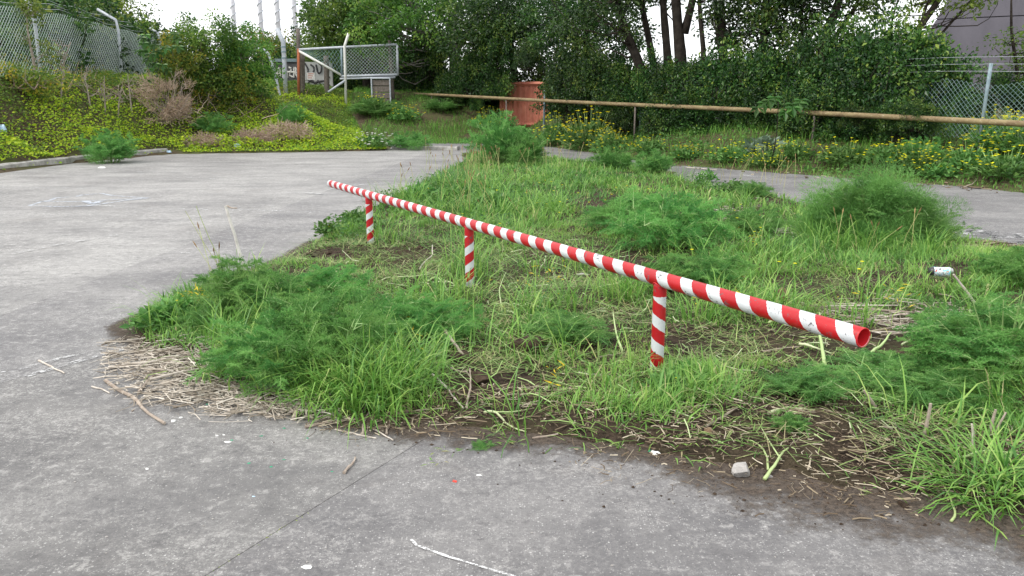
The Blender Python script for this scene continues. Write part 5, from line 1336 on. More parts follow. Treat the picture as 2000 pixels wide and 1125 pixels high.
# big lobed maple like leaves
def lobed(root, pts, size):
    for p in pts:
        g = Geo(); tilt = rng.normal(0, 0.35, 2)
        for a in (-1.9, -0.95, 0, 0.95, 1.9):
            L = size * (1.0 - 0.22 * abs(a) / 1.9) ; d = np.array([[math.sin(a), -0.25, -math.cos(a) * 0.55 - 0.2]])
            leaves(g, [p], d + np.array([[tilt[0], tilt[1], 0]]) * 0.4, np.array([[0, -0.5, 0.85]]), L, L * 0.45, rng.random())
        g.build('leaf', MAT['maple'], root)
for (cx, cy, Y, lb, sp) in ((1520, 205, 18.6, 'big lobed leaves hanging over the pipe rail', (0.55, 0.2)), (315, 112, 26, 'big lobed maple leaves beside the end of the left fence', (0.7, 0.75))):
    c_ = aty(cx, cy, Y); o = empty('maple_sapling', (c_[0], c_[1], float(H(c_[0], c_[1])))); tag(o, lb, 'sapling', 'lobed leaf saplings'); h = c_[2] - o.location.z
    g = Geo(); tube(g, smooth_path([(0, 0.2, 0), (0.05, 0.1, h * 0.5), (0, 0, h + 0.1)], 8), np.linspace(0.016, 0.008, 8), 6); g.build('trunk', MAT['bark'], o)
    k = 14 if sp[1] < 0.5 else 26
    lobed(o, [np.array([rng.uniform(-1, 1) * sp[0], rng.uniform(-0.3, 0.2), h + rng.uniform(-1, 1) * sp[1]]) for _ in range(k)], 0.26)
# crooked bare limb in front of the hedge
b = on(1078, 232); o = empty('bare_limb', b); tag(o, 'crooked pale bare limb arching in front of the red container', 'branch')
Yb = b[1]; P = [aty(px, py, Yb) - b for px, py in ((1079, 190), (1076, 170), (1083, 150), (1082, 130), (1085, 100), (1080, 82), (1068, 72))]
g = Geo(); tube(g, smooth_path([np.zeros(3)] + P, 18), np.linspace(0.055, 0.03, 18), 7, rough=0.25); g.build('limb', MAT['bark_pale'], o, smooth=True)
for i_, e_, r_ in ((1, [0.35, 0, 0.25], 0.02), (2, [-0.4, 0, -0.35], 0.02), (-1, [-1.2, 0, -0.4], 0.03)):
    g = Geo(); branch(g, P[i_], P[i_] + e_, r_, 0.007); g.build('twig', MAT['bark_pale'], o, smooth=True)

# ------------------------------------------------------------------ grass
def gauss(px, py, L):
    out = np.zeros(np.shape(px))
    for (cx, cy, rx, ry, w) in L: out = np.maximum(out, w * np.exp(-(((px - cx) / rx) ** 2 + ((py - cy) / ry) ** 2)))
    return out
LUSH = [(900, 390, 190, 50, 1.2), (450, 600, 170, 70, 1), (560, 690, 190, 75, 1), (700, 740, 170, 75, 1), (760, 650, 140, 60, 0.8), (330, 630, 90, 40, 0.6), (870, 365, 170, 55, 1), (960, 400, 150, 50, 1), (1100, 350, 200, 50, 0.8), (1650, 490, 250, 45, 0.8),
        (1950, 760, 130, 90, 1), (1950, 900, 90, 60, 1), (1350, 760, 120, 45, 0.6), (1300, 800, 60, 30, 0.7), (1200, 810, 90, 30, 0.5), (1400, 420, 250, 60, 0.7), (1900, 560, 200, 60, 0.7), (700, 440, 70, 30, 0.6), (1050, 620, 150, 40, 0.4)]
BARE = [(810, 497, 110, 14, 0.95), (640, 500, 70, 14, 0.6), (950, 735, 110, 50, 0.95), (1400, 660, 150, 35, 0.7), (1420, 850, 260, 60, 1.0), (1750, 890, 320, 50, 1.0), (1650, 950, 300, 40, 1.0), (1000, 825, 260, 30, 1.0), (1200, 525, 170, 28, 0.7),
        (470, 775, 260, 40, 1), (1750, 640, 180, 40, 0.95), (1050, 545, 130, 35, 0.6), (1420, 420, 70, 25, 0.7), (1520, 465, 60, 18, 0.7), (300, 705, 130, 40, 1.0), (1900, 985, 200, 30, 0.9), (1150, 640, 80, 25, 0.6), (2000, 800, 60, 30, 0.6), (1840, 552, 60, 26, 1.0)]
def field(n, x0, x1, y0, y1):
    X = rng.uniform(x0, x1, n); Y = rng.uniform(y0, y1, n)
    k = inpoly(X, Y, ISLAND); X, Y = X[k], Y[k]
    d = pdist(X, Y, ISLAND + [ISLAND[0]]); Z = HI(X, Y); qx, qy = pix(X, Y, Z)
    k = (qx > -150) & (qx < 2250); return X[k], Y[k], Z[k], d[k], qx[k], qy[k]
GA = Geo()
tot = 0
for (n, x0, x1, y0, y1, ws, ls) in ((165000, -3.2, 5.5, 2.6, 6.0, 1.0, 1.0), (120000, -3.0, 8.0, 6.0, 10.0, 1.2, 1.0), (130000, -3.0, 9.5, 10.0, 26.5, 2.2, 1.15)):
    X, Y, Z, d, qx, qy = field(n, x0, x1, y0, y1)
    lush = gauss(qx, qy, LUSH); bare = gauss(qx, qy, BARE)
    cl = vnoise(X, Y, 3.2, 21); cl2 = vnoise(X, Y, 1.1, 22)
    dens = np.clip(0.45 + 0.5 * lush + 1.0 * (cl - 0.5) - 0.85 * bare, 0.01, 1) * np.clip(d / 0.18, 0.1, 1)
    k = rng.random(len(X)) < dens; X, Y, Z, lush, cl, cl2, bare = X[k], Y[k], Z[k], lush[k], cl[k], cl2[k], bare[k]
    n_ = len(X); tot += n_
    L = (0.045 + 0.15 * lush * (0.3 + cl)) * rng.uniform(0.5, 1.45, n_) * ls * (0.8 + 0.5 * cl2)
    W = (0.0040 + 0.0045 * lush * rng.random(n_)) * ws * rng.uniform(0.7, 1.2, n_)
    br = rng.random(n_) < 0.10; W = np.where(br, W * 2.3, W); L = np.where(br, L * 1.1, L)
    hd = rng.uniform(0, 2 * np.pi, n_) * 0.6 + vnoise(X, Y, 2.0, 23) * 9
    rr = np.clip(0.28 - 0.14 * lush + (cl2 - 0.5) * 0.6 + (cl - 0.5) * 0.2 + rng.normal(0, 0.17, n_), 0, 1)
    rr = np.where(rng.random(n_) < 0.03, 1.0, rr)
    blades(GA, np.c_[X, Y, Z - 0.01], hd, L, W, np.abs(rng.normal(0.45, 0.40, n_)), np.abs(rng.normal(0.85, 0.5, n_)) + 0.2 * lush, rr)
tag(GA.build('grass', MAT['grass']), 'green grass growing over the island around the barrier', 'grass', kind='stuff')
# long arching blades in tufts
GT = Geo(); nt = 0
TUFT = [(600, 760, 60), (640, 770, 70), (680, 760, 80), (720, 770, 80), (760, 760, 70), (800, 750, 60), (700, 790, 60), (480, 700, 50), (530, 725, 50), (720, 730, 50), (770, 715, 50), (440, 660, 40), (820, 720, 40), (640, 740, 50), (1900, 935, 60), (1960, 920, 60), (1930, 890, 40), (620, 780, 30), (660, 790, 40), (700, 800, 55), (745, 800, 50), (790, 780, 40), (820, 745, 30), (560, 750, 25), (500, 720, 30), (450, 690, 30), (410, 670, 25), (370, 650, 20), (460, 630, 25), (430, 600, 20), (520, 650, 25), (600, 690, 25), (690, 700, 30), (740, 720, 30),
        (330, 640, 18), (1300, 850, 40), (1330, 780, 40), (1390, 780, 35), (1250, 790, 25), (1210, 850, 30), (1160, 850, 18), (1980, 740, 60), (1960, 700, 50), (1930, 970, 60), (1880, 960, 35), (1990, 960, 50), (1850, 850, 25), (1780, 830, 25), (1960, 850, 30), (800, 400, 70), (860, 415, 80), (920, 420, 80), (980, 425, 70),
        (1040, 420, 60), (760, 395, 40), (870, 370, 70), (960, 380, 60), (745, 470, 30), (770, 480, 30), (1700, 490, 60), (1600, 480, 60), (1500, 490, 50), (1420, 500, 50), (1800, 500, 50), (1560, 440, 40), (1020, 830, 20), (930, 690, 20), (1010, 690, 20), (1100, 700, 20), (1190, 745, 20), (560, 600, 20), (490, 560, 18), (410, 560, 18)]
for _ in range(90):
    TUFT.append((rng.uniform(780, 1950), rng.uniform(330, 640), int(rng.uniform(20, 60))))
for (px, py, k) in TUFT:
    if not inpoly(*at(px, py)[:2], ISLAND) or (1770 < px < 1920 and 520 < py < 620): continue
    b = on(px, py); far_ = b[1] / 5.0; k2 = int(k * 1.5)
    r_ = 0.09 * (0.8 + 0.35 * far_)
    X = b[0] + rng.normal(0, r_, k2); Y = b[1] + rng.normal(0, r_, k2); Z = HI(X, Y)
    hd = np.arctan2(Y - b[1], X - b[0]) + rng.normal(0, 0.7, k2)
    L = rng.uniform(0.16, 0.44, k2) * (0.8 if py > 830 else 1.0); W = rng.uniform(0.005, 0.011, k2); L = L * (0.6 if (1150 < px < 1420 and py > 770) else 1.0) * (0.8 + 0.25 * far_)
    blades(GT, np.c_[X, Y, Z - 0.01], hd, L, W, np.abs(rng.normal(0.4, 0.3, k2)) + (0.55 if py > 840 else 0.0), rng.uniform(0.5, 1.9, k2) * (0.6 if py > 840 else 1.0), np.clip(rng.normal(0.36, 0.20, k2), 0, 1)); nt += k2
tag(GT.build('long_grass', MAT['grass']), 'long arching grass blades in tufts on the island', 'grass', kind='stuff')
# cut grass strewn flat
GC = Geo(); X, Y, Z, d, qx, qy = field(150000, -3.0, 8.0, 2.8, 11.0)
cut = gauss(qx, qy, [(800, 540, 280, 80, 1), (1050, 590, 280, 90, 1), (1000, 690, 220, 90, 0.8), (1250, 600, 250, 60, 0.7), (1350, 700, 250, 90, 0.8), (1500, 780, 300, 80, 0.7), (1800, 830, 250, 80, 0.9), (700, 480, 120, 40, 0.8), (1450, 560, 300, 60, 0.5), (1000, 480, 200, 40, 0.6)])
k = rng.random(len(X)) < cut * np.clip(vnoise(X, Y, 4, 31) * 1.4 - 0.2, 0, 1) * 1.25; X, Y, Z = X[k], Y[k], Z[k]; n_ = len(X)
blades(GC, np.c_[X, Y, Z + rng.uniform(0.0, 0.03, n_)], rng.uniform(0, 6.28, n_), rng.uniform(0.05, 0.22, n_), rng.uniform(0.003, 0.007, n_), rng.uniform(1.15, 1.6, n_), rng.uniform(0, 0.25, n_))
tag(GC.build('cut_grass', MAT['grass_cut']), 'pale cut grass lying flat around the posts', 'grass', kind='stuff')
# dead thatch and chopped pale stems trodden into the grass
GC = Geo(); X, Y, Z, d, qx, qy = field(60000, -3.0, 8.5, 2.8, 20.0)
k = rng.random(len(X)) < np.clip(0.4 * (vnoise(X, Y, 2.2, 33) - 0.4), 0, 1) * np.where(Y > 8, 0.3, 1); X, Y, Z = X[k], Y[k], Z[k]; n_ = len(X)
blades(GC, np.c_[X, Y, Z + rng.uniform(0, 0.04, n_)], rng.uniform(0, 6.28, n_), rng.uniform(0.06, 0.26, n_), rng.uniform(0.002, 0.005, n_) * (1 + Y * 0.04), rng.uniform(0.7, 1.6, n_), rng.uniform(0, 0.6, n_))
tag(GC.build('dead_thatch', MAT['grass_dry']), 'dry yellow dead blades matted through the grass', 'grass', kind='stuff')
GC = Geo(); X, Y, Z, d, qx, qy = field(30000, -2.5, 6.0, 2.8, 9.0)
cut = gauss(qx, qy, [(1000, 600, 260, 90, 1), (1350, 760, 300, 80, 0.7), (1750, 820, 260, 80, 0.9), (1650, 720, 150, 50, 0.8), (900, 720, 150, 60, 0.6)])
k = rng.random(len(X)) < cut * 0.16; X, Y, Z = X[k], Y[k], Z[k]; n_ = len(X); a_ = rng.uniform(0, 6.28, n_); L = rng.uniform(0.03, 0.20, n_)
dv = np.stack([np.cos(a_), np.sin(a_), rng.normal(0.05, 0.2, n_)], 1); p0 = np.c_[X, Y, Z + rng.uniform(0.01, 0.04, n_)]; p1 = p0 + dv * L[:, None] * 0.5; p2 = p1 + (dv + rng.normal(0, 0.35, (n_, 3))) * L[:, None] * 0.5
w_ = rng.uniform(0.0012, 0.0038, n_); r_ = rng.random(n_); prisms(GC, p0, p1, w_, r_); prisms(GC, p1, p2, w_ * 0.75, r_)
tag(GC.build('chopped_stems', MAT['pale_stem']), 'chopped pale green stems trodden into the cut grass', 'stems', kind='stuff')
# dark clover and docks in the lush corner behind the rail
GC = Geo(); X, Y, Z, d, qx, qy = field(60000, -3.0, 6.0, 6.5, 16.0)
w_ = gauss(qx, qy, [(880, 395, 130, 40, 1.0), (1010, 410, 90, 35, 0.9), (700, 440, 60, 22, 1.0), (640, 465, 40, 14, 0.8), (1400, 370, 60, 16, 0.8), (1080, 345, 120, 20, 0.4)])
k = rng.random(len(X)) < w_ * np.clip(vnoise(X, Y, 2.4, 81) * 1.8 - 0.4, 0, 1); X, Y, Z = X[k], Y[k], Z[k]; n_ = len(X); s_ = rng.uniform(0.025, 0.06, n_)
leaves(GC, np.c_[X, Y, Z + rng.random(n_) * (0.04 + 0.20 * vnoise(X, Y, 2.4, 81))], rdirs(n_, -0.2, 0.7), rdirs(n_, 0.4, 1), s_, s_ * 0.7)
tag(GC.build('clover', MAT['clover']), 'dark green clover thick in the corner behind the far post', 'clover', kind='stuff')
# verge, bank foot and path grass
GV = Geo(); n_ = 225000
X = rng.uniform(-10, 16, n_); Y = rng.uniform(11, 42, n_)
dv = pdist(X, Y, VERGELINE); iv = inpoly(X, Y, VERGE); db = pdist(X, Y, BANKLINE); ib = inpoly(X, Y, BANK)
ramp = (Y > 30.5) & ~iv & ~ib
ok = (iv & (dv < np.where(X < 3, 7.5, 5.0))) | (ramp & (vnoise(X, Y, 0.8, 41) > 0.2)) | (ib & (X > -7.5) & (db < 4) & (rng.random(n_) < 0.5))
Z = H(X, Y); qx, qy = pix(X, Y, Z); ok &= (qx > 560) & (qx < 2150) & (rng.random(n_) < np.clip(0.35 + vnoise(X, Y, 1.2, 42) * 0.8, 0, 1))
X, Y, Z, dv = X[ok], Y[ok], Z[ok], dv[ok]; n_ = len(X)
L = rng.uniform(0.10, 0.34, n_) * np.clip(0.45 + dv * 0.45, 0.4, 1.1) * (0.7 + 0.6 * vnoise(X, Y, 1.5, 43)); W = rng.uniform(0.008, 0.018, n_)
blades(GV, np.c_[X, Y, Z - 0.02], rng.uniform(0, 6.28, n_), L, W, np.abs(rng.normal(0.2, 0.25, n_)), np.abs(rng.normal(0.7, 0.4, n_)), np.clip(rng.normal(0.42, 0.22, n_), 0, 1))
tag(GV.build('verge_grass', MAT['grass_far']), 'shaded green grass on the verge below the hedge', 'grass', kind='stuff')
# low leafy ground cover on the verge
GL = Geo(); n_ = 60000; X = rng.uniform(-4, 15, n_); Y = rng.uniform(12, 34, n_); dv = pdist(X, Y, VERGELINE)
k = inpoly(X, Y, VERGE) & (dv < 4.2) & (dv > 0.3) & (rng.random(n_) < np.clip(vnoise(X, Y, 1.0, 51) * 1.6 - 0.3, 0, 1)); X, Y, dv = X[k], Y[k], dv[k]; n_ = len(X)
Z = H(X, Y) + rng.random(n_) * (0.10 + 0.28 * vnoise(X, Y, 1.7, 52)) * np.clip(dv, 0, 1); s_ = rng.uniform(0.05, 0.12, n_)
leaves(GL, np.c_[X, Y, Z], rdirs(n_, -0.2, 0.6), rdirs(n_, 0.4, 1), s_, s_ * 0.65)
tag(GL.build('verge_leaves', MAT['weed']), 'low leafy ground cover on the right verge', 'ground cover', kind='stuff')
print('grass', tot, nt, len(X))

# seed head stalks rising out of the grass
GS, GH = Geo(), Geo()
pts = []
for (cx, cy, sx, sy, n_) in ((930, 345, 50, 14, 34), (870, 335, 60, 10, 14), (1080, 335, 80, 10, 16), (900, 420, 60, 12, 12), (1000, 440, 60, 12, 6), (1490, 360, 60, 8, 14), (1700, 500, 60, 10, 8), (420, 560, 30, 12, 4), (790, 390, 30, 8, 6)):
    for _ in range(n_): pts.append((cx + rng.normal(0, sx * 0.6), cy + rng.normal(0, sy * 0.6)))
for (px, py) in pts:
    b = on(px, py); h = rng.uniform(0.35, 0.6) if py < 430 else rng.uniform(0.3, 0.5); a = rng.uniform(0, 6.28); l_ = rng.uniform(0.05, 0.25)
    t_ = b + [math.cos(a) * l_, math.sin(a) * l_, h]; w = 0.0016 * (1 + b[1] * 0.06)
    m1 = b * 0.5 + t_ * 0.5 - [math.cos(a) * l_ * 0.2, math.sin(a) * l_ * 0.2, 0]
    prisms(GS, [b, m1], [m1, t_], w); e = t_ + (t_ - m1) / np.linalg.norm(t_ - m1) * 0.07
    tube(GH, [t_, (t_ + e) / 2, e], [w, w * 2.8, w * 0.6], 5)
tag(GS.build('seed_stalks', MAT['grass_dry']), 'thin dry grass stalks standing above the grass', 'grass', kind='stuff')
tag(GH.build('seed_heads', MAT['seed']), 'brown seed heads on the dry grass stalks', 'grass', kind='stuff')
# little yellow flowers among the grass
GY_, n_ = Geo(), 46
for k in range(n_):
    px, py = (rng.normal(1130, 110), rng.normal(400, 24)) if k < 34 else (rng.uniform(1250, 1700), rng.uniform(390, 560))
    b = on(px, py) + [0, 0, rng.uniform(0.1, 0.2)]
    for j in range(6): leaves(GY_, [b], np.array([[math.cos(j * 1.05), math.sin(j * 1.05), 0.3]]), np.array([[0, 0, 1.0]]), 0.02, 0.016)
tag(GY_.build('small_yellow_flowers', MAT['yellow']), 'tiny yellow flowers dotted through the grass behind the rail', 'wildflower', kind='stuff')
GY_ = Geo()
for (cx, cy, sx, sy, n_) in ((385, 605, 25, 8, 60), (1090, 750, 22, 22, 7), (610, 600, 10, 10, 10), (800, 690, 35, 25, 12), (1480, 470, 20, 20, 30), (1730, 600, 60, 15, 20), (1060, 560, 60, 30, 26), (1400, 600, 80, 30, 20)):
    for _ in range(n_):
        b = on(cx + rng.normal(0, sx * 0.6), cy + rng.normal(0, sy * 0.6)) + [0, 0, rng.uniform(0.03, 0.14)]
        leaves(GY_, [b], rdirs(1, -0.2, 0.7), rdirs(1, 0.3, 1), rng.uniform(0.03, 0.07), rng.uniform(0.006, 0.014))
tag(GY_.build('yellowed_leaves', MAT['amber']), 'scattered yellowed leaves in the grass', 'leaves', kind='stuff')

# ------------------------------------------------------------------ debris, sticks, stones, litter
GD = Geo(); GP = Geo()
def debris(n, boxpx, mask, zoff, Lr, Wr, thick=0.6):
    px = rng.uniform(boxpx[0], boxpx[1], n); py = rng.uniform(boxpx[2], boxpx[3], n)
    w = gauss(px, py, mask); k = rng.random(n) < w; px, py = px[k], py[k]; n = len(px)
    u = (px - 1000) / FPX; v = (562.5 - py) / FPX; dz = -SP + v * CP; t = -EYE / dz
    X, Y = u * t, (CP + v * SP) * t; Z = np.maximum(HI(X, Y), 0) + rng.uniform(0.002, zoff, n)
    a = rng.uniform(0, np.pi, n); L = rng.uniform(*Lr, n) * rng.choice([0.25, 0.4, 0.6, 1, 1.6], n); dirv = np.stack([np.cos(a), np.sin(a), rng.normal(0, 0.08, n)], 1)
    p0 = np.c_[X, Y, Z]; c_ = np.c_[rng.normal(0, 0.12, (n, 2)), np.zeros(n)] * L[:, None]
    w_ = rng.uniform(*Wr, n) * rng.choice([0.5, 0.7, 1.2], n); r_ = rng.random(n) ** (1.3 if thick > 0.5 else 0.7)
    gg = GP if thick < 0.5 else GD
    prisms(gg, p0 - dirv * L[:, None] / 2, p0 + c_, w_, r_); prisms(gg, p0 + c_, p0 + dirv * L[:, None] / 2, w_ * 0.85, r_)
debris(12000, (200, 720, 630, 830), [(330, 715, 110, 28, 1.0), (440, 765, 140, 24, 1.0), (560, 795, 130, 18, 1.0), (270, 690, 70, 22, 0.6)], 0.03, (0.02, 0.16), (0.0010, 0.0042), 0.3)
debris(4500, (600, 1300, 780, 880), [(760, 825, 180, 22, 0.7), (1000, 800, 200, 35, 0.6), (900, 745, 130, 50, 0.5)], 0.03, (0.02, 0.09), (0.0010, 0.0032))
debris(14000, (1100, 2000, 600, 1020), [(1450, 850, 280, 60, 0.8), (1800, 890, 250, 70, 0.8), (1400, 670, 180, 45, 0.6), (1750, 960, 200, 30, 0.5), (1250, 760, 160, 40, 0.4)], 0.03, (0.02, 0.08), (0.0010, 0.0032))
debris(1500, (1500, 1900, 580, 690), [(1740, 635, 130, 26, 1.0)], 0.05, (0.1, 0.3), (0.0012, 0.0035), 0.3)
debris(3500, (900, 1500, 470, 700), [(1220, 545, 90, 22, 0.9), (1050, 560, 150, 40, 0.5), (1000, 520, 180, 25, 0.6), (1150, 640, 110, 25, 0.6)], 0.03, (0.03, 0.10), (0.0014, 0.004))
debris(2200, (1350, 1600, 390, 490), [(1425, 415, 40, 14, 1.0), (1525, 465, 45, 14, 0.9), (1880, 490, 60, 10, 0.6)], 0.04, (0.06, 0.18), (0.002, 0.005), 0.3)
debris(1600, (1840, 2000, 480, 500), [(1900, 488, 80, 8, 1.0)], 0.03, (0.06, 0.2), (0.002, 0.005))
debris(2600, (1250, 2000, 300, 400), [(1330 + 70 * k, 323 + 5.6 * k, 50, 3.5, 0.8) for k in range(11)] + [(1110, 290, 60, 5, 0.9), (840, 262, 40, 3, 0.9)], 0.03, (0.06, 0.25), (0.006, 0.014))
tag(GP.build('straw_heap', MAT['straw_pale']), 'bleached straw heap spread along the left edge of the island', 'straw', kind='stuff')
tag(GD.build('straw_litter', MAT['straw']), 'dry straw and chopped stalks strewn on the soil', 'straw', kind='stuff')

# soil crumbs
GK = Geo(); ico = np.array([(1, 0, 0), (-1, 0, 0), (0, 1, 0), (0, -1, 0), (0, 0, 1), (0, 0, -1)], float)
icf = np.array([(0, 2, 4), (2, 1, 4), (1, 3, 4), (3, 0, 4), (2, 0, 5), (1, 2, 5), (3, 1, 5), (0, 3, 5)])
def crumbs(g, n, boxpx, mask, sr, flat=0.6):
    px = rng.uniform(boxpx[0], boxpx[1], n); py = rng.uniform(boxpx[2], boxpx[3], n); k = rng.random(n) < gauss(px, py, mask); px, py = px[k], py[k]; n = len(px)
    u = (px - 1000) / FPX; v = (562.5 - py) / FPX; t = -EYE / (-SP + v * CP); X, Y = u * t, (CP + v * SP) * t; Z = np.maximum(HI(X, Y), 0)
    s = rng.uniform(*sr, n) * rng.choice([0.5, 0.7, 1, 1.8], n)
    V = ico[None] * s[:, None, None] * rng.uniform(0.6, 1.3, (n, 6, 1)) * np.array([1, 1, flat]) + np.c_[X, Y, Z + s * 0.3][:, None, :]
    f = (np.arange(n)[:, None, None] * 6 + icf[None]).reshape(-1, 3); g.add(V.reshape(-1, 3), f, np.repeat(rng.random(n), 6))
crumbs(GK, 11000, (800, 2000, 640, 1040), [(960, 730, 110, 50, 1), (1420, 850, 260, 50, 1), (1750, 940, 260, 50, 1), (1400, 670, 140, 40, 0.9), (1100, 860, 200, 20, 0.4), (1900, 1010, 160, 25, 0.7), (1600, 970, 300, 25, 0.4)], (0.0015, 0.006))
crumbs(GK, 1200, (600, 1000, 480, 530), [(810, 497, 110, 14, 1), (630, 500, 40, 12, 0.7)], (0.008, 0.022))
crumbs(GK, 1600, (500, 1500, 800, 1000), [(760, 850, 250, 40, 0.45), (1000, 865, 200, 30, 0.25), (1250, 915, 150, 20, 0.15)], (0.001, 0.0035))
tag(GK.build('soil_crumbs', MAT['dirtlump']), 'dark crumbs of dug soil along the edge of the concrete', 'soil', kind='stuff')
GK = Geo(); crumbs(GK, 1600, (0, 2000, 700, 1125), [(500, 900, 500, 200, 0.6), (1300, 1000, 500, 100, 0.4)], (0.0012, 0.0035))
tag(GK.build('grit', MAT['rock']), 'pale grit scattered on the concrete', 'grit', kind='stuff')

# sticks: (from px, to px, radius, lift at each end, material, label)
def stick(p, q, r, label, mat='stick', zl=(0.0, 0.0), kink=0.14, name='stick', fork=None, taper=0.6, group='loose sticks'):
    a = on(*p); b = on(*q); a[2] += r + zl[0]; b[2] += r + zl[1]
    mid = (a + b) / 2; o = empty(name, (mid[0], mid[1], 0)); tag(o, label, 'stick', group)
    n = 9; t = np.linspace(0, 1, n)[:, None]; L = np.linalg.norm(b - a)
    P = a + (b - a) * t + np.cumsum(rng.normal(0, kink * L / n, (n, 3)) * [1, 1, 0.25], axis=0) * np.sin(t * np.pi)
    P[:, 2] = np.maximum(P[:, 2], G(P[:, 0], P[:, 1]) + r * 0.6)
    g = Geo(); tube(g, P - np.array([mid[0], mid[1], 0]), r * np.linspace(1, taper, n) * rng.uniform(0.85, 1.15, n), 7, rough=0.25); g.build('shaft', MAT[mat], o)
    if fork:
        i, q2, r2 = fork; e = on(*q2); e[2] += r2
        g = Geo(); branch(g, P[i] - [mid[0], mid[1], 0], e - [mid[0], mid[1], 0], r2, r2 * 0.6, 0.08, 5, 6); g.build('side_twig', MAT[mat], o)
    return o
def upright(p, tip, r, label, mat='stick_pale', name='stick', cat='stick', group='upright dry stalks', taper=0.7, mid=None):
    a = on(*p); b = aty(tip[0], tip[1], a[1] + 0.0); o = empty(name, a); tag(o, label, cat, group)
    n = 8; t = np.linspace(0, 1, n)[:, None]; P = (b - a) * t + np.cumsum(rng.normal(0, 0.005, (n, 3)), axis=0) * np.linalg.norm(b - a) * np.sin(t * np.pi); P[0] -= [0, 0, 0.04]
    g = Geo(); tube(g, P, r * np.linspace(1, taper, n), 7, rough=0.25); g.build('shaft', MAT[mat], o)
    return o
stick((207, 748), (322, 832), 0.011, 'forked grey stick lying on the concrete at left', fork=(4, (258, 806), 0.006))
stick((180, 757), (214, 770), 0.005, 'short thin twig touching the forked grey stick', 'stick_pale')
stick((76, 707), (126, 731), 0.006, 'pale split twig lying alone on the left concrete', 'stick_pale')
stick((672, 926), (694, 896), 0.007, 'short brown stick standing out on the bare concrete near centre')
stick((212, 722), (345, 702), 0.011, 'thick pale dry stalk at the left end of the straw heap', 'stick_pale')
stick((270, 770), (360, 690), 0.009, 'grey dry stalk crossing the straw heap diagonally')
stick((285, 772), (350, 745), 0.010, 'pale flattened stalk in the straw heap', 'stick_pale')
stick((345, 768), (540, 760), 0.007, 'long pale stalk along the straw heap', 'stick_pale')
stick((295, 750), (400, 728), 0.007, 'pale stalk under the grass at the straw heap', 'stick_pale', (0.02, 0.02))
stick((575, 822), (585, 785), 0.012, 'broken brown stalk stub at the right end of the straw heap')
stick((585, 778), (650, 800), 0.013, 'thick brown dry stalk under the foreground grass')
stick((596, 838), (690, 822), 0.008, 'brown stalk on the soil edge below the foreground grass')
stick((655, 842), (735, 858), 0.005, 'pale straw stalk on the concrete edge', 'stick_pale')
stick((708, 852), (722, 808), 0.007, 'short grey stalk pointing down at the concrete edge')
stick((722, 838), (768, 862), 0.005, 'thin pale stalk at the concrete edge right of the grey one', 'stick_pale')
stick((755, 850), (765, 812), 0.006, 'curved brown stalk at the concrete edge')
stick((775, 812), (870, 800), 0.006, 'grey forked twig lying in front of the dark soil')
stick((845, 750), (905, 800), 0.006, 'pale stalk leaning on the dug soil', 'stick_pale', (0.05, 0.0))
stick((870, 680), (905, 712), 0.011, 'stout brown stalk stub beside the dug hole', 'stick', (0.10, 0.05))
stick((880, 722), (945, 755), 0.007, 'brown root lying across the dark dug soil')
stick((912, 800), (918, 750), 0.006, 'upright red brown stalk in the dark dug soil', 'stick', (0.0, 0.08))
stick((1130, 732), (1205, 745), 0.008, 'pale brown stalk lying between dug hole and near post', 'stick_pale')
stick((1040, 858), (1090, 850), 0.006, 'short twig at the soil edge in the middle')
stick((1380, 835), (1440, 800), 0.008, 'curved brown root on the dark soil below the near post')
stick((1330, 800), (1405, 795), 0.006, 'grey twig below the leafy weed at the near post')
stick((1490, 690), (1560, 680), 0.006, 'brown twig under the open end of the rail')
stick((820, 528), (845, 500), 0.008, 'pale forked stick standing in the cut grass right of the far post', 'stick_pale', (0.0, 0.10))
stick((1170, 700), (1235, 690), 0.005, 'thin twig on the soil left of the near post')
for k, (x0, y0, x1, y1) in enumerate(((1600, 606, 1850, 622), (1620, 640, 1860, 626), (1610, 625, 1800, 648), (1640, 655, 1840, 660), (1700, 612, 1855, 640), (1615, 610, 1760, 604), (1660, 662, 1790, 640), (1590, 632, 1720, 660), (1720, 670, 1880, 648), (1700, 630, 1830, 612))):
    stick((x0, y0), (x1, y1), 0.007, 'long dry stalk in the bundle right of the open rail end', ('stick', 'stick_pale')[k % 2], (0.02 + 0.01 * (k % 3), 0.02), 0.03, group='bundle of dry stalks')
stick((1780, 560), (1720, 575), 0.004, 'thin twig in the grass above the stalk bundle', 'stick_pale')
stick((1880, 368), (1905, 350), 0.012, 'pale stick at the far edge of the road')
stick((1340, 328), (1400, 333), 0.012, 'pale debris stick where the road begins', 'stick_pale')
upright((500, 590), (441, 402), 0.014, 'tall weathered white stick standing in the left tip of the island', 'stick_white')
upright((1912, 604), (1862, 536), 0.011, 'grey stick leaning up beside the crushed can', 'stick_pale')
upright((1712, 800), (1688, 762), 0.010, 'dry stub standing in the soil below the rail end', 'stick')
upright((1805, 858), (1818, 788), 0.010, 'dry fennel stub standing right of the first one', 'stick')
upright((1902, 885), (1898, 828), 0.007, 'pale dry stub standing near the right grass tuft')
upright((1932, 850), (1945, 800), 0.008, 'dry stub in front of the big right fennel', 'stick')
upright((1942, 848), (1965, 805), 0.006, 'thin dry stub leaning right in front of the big right fennel', 'stick')
upright((470, 620), (383, 402), 0.0025, 'thin bare stalk leaning far left above the concrete', 'grass_dry', 'dry_stalk', 'stalk')
upright((480, 610), (362, 412), 0.0022, 'thinnest bare stalk leaning left with dark tip', 'grass_dry', 'dry_stalk', 'stalk')
o = stick((443, 404), (463, 408), 0.012, 'short grey branch stub lying on the concrete behind the white stick')

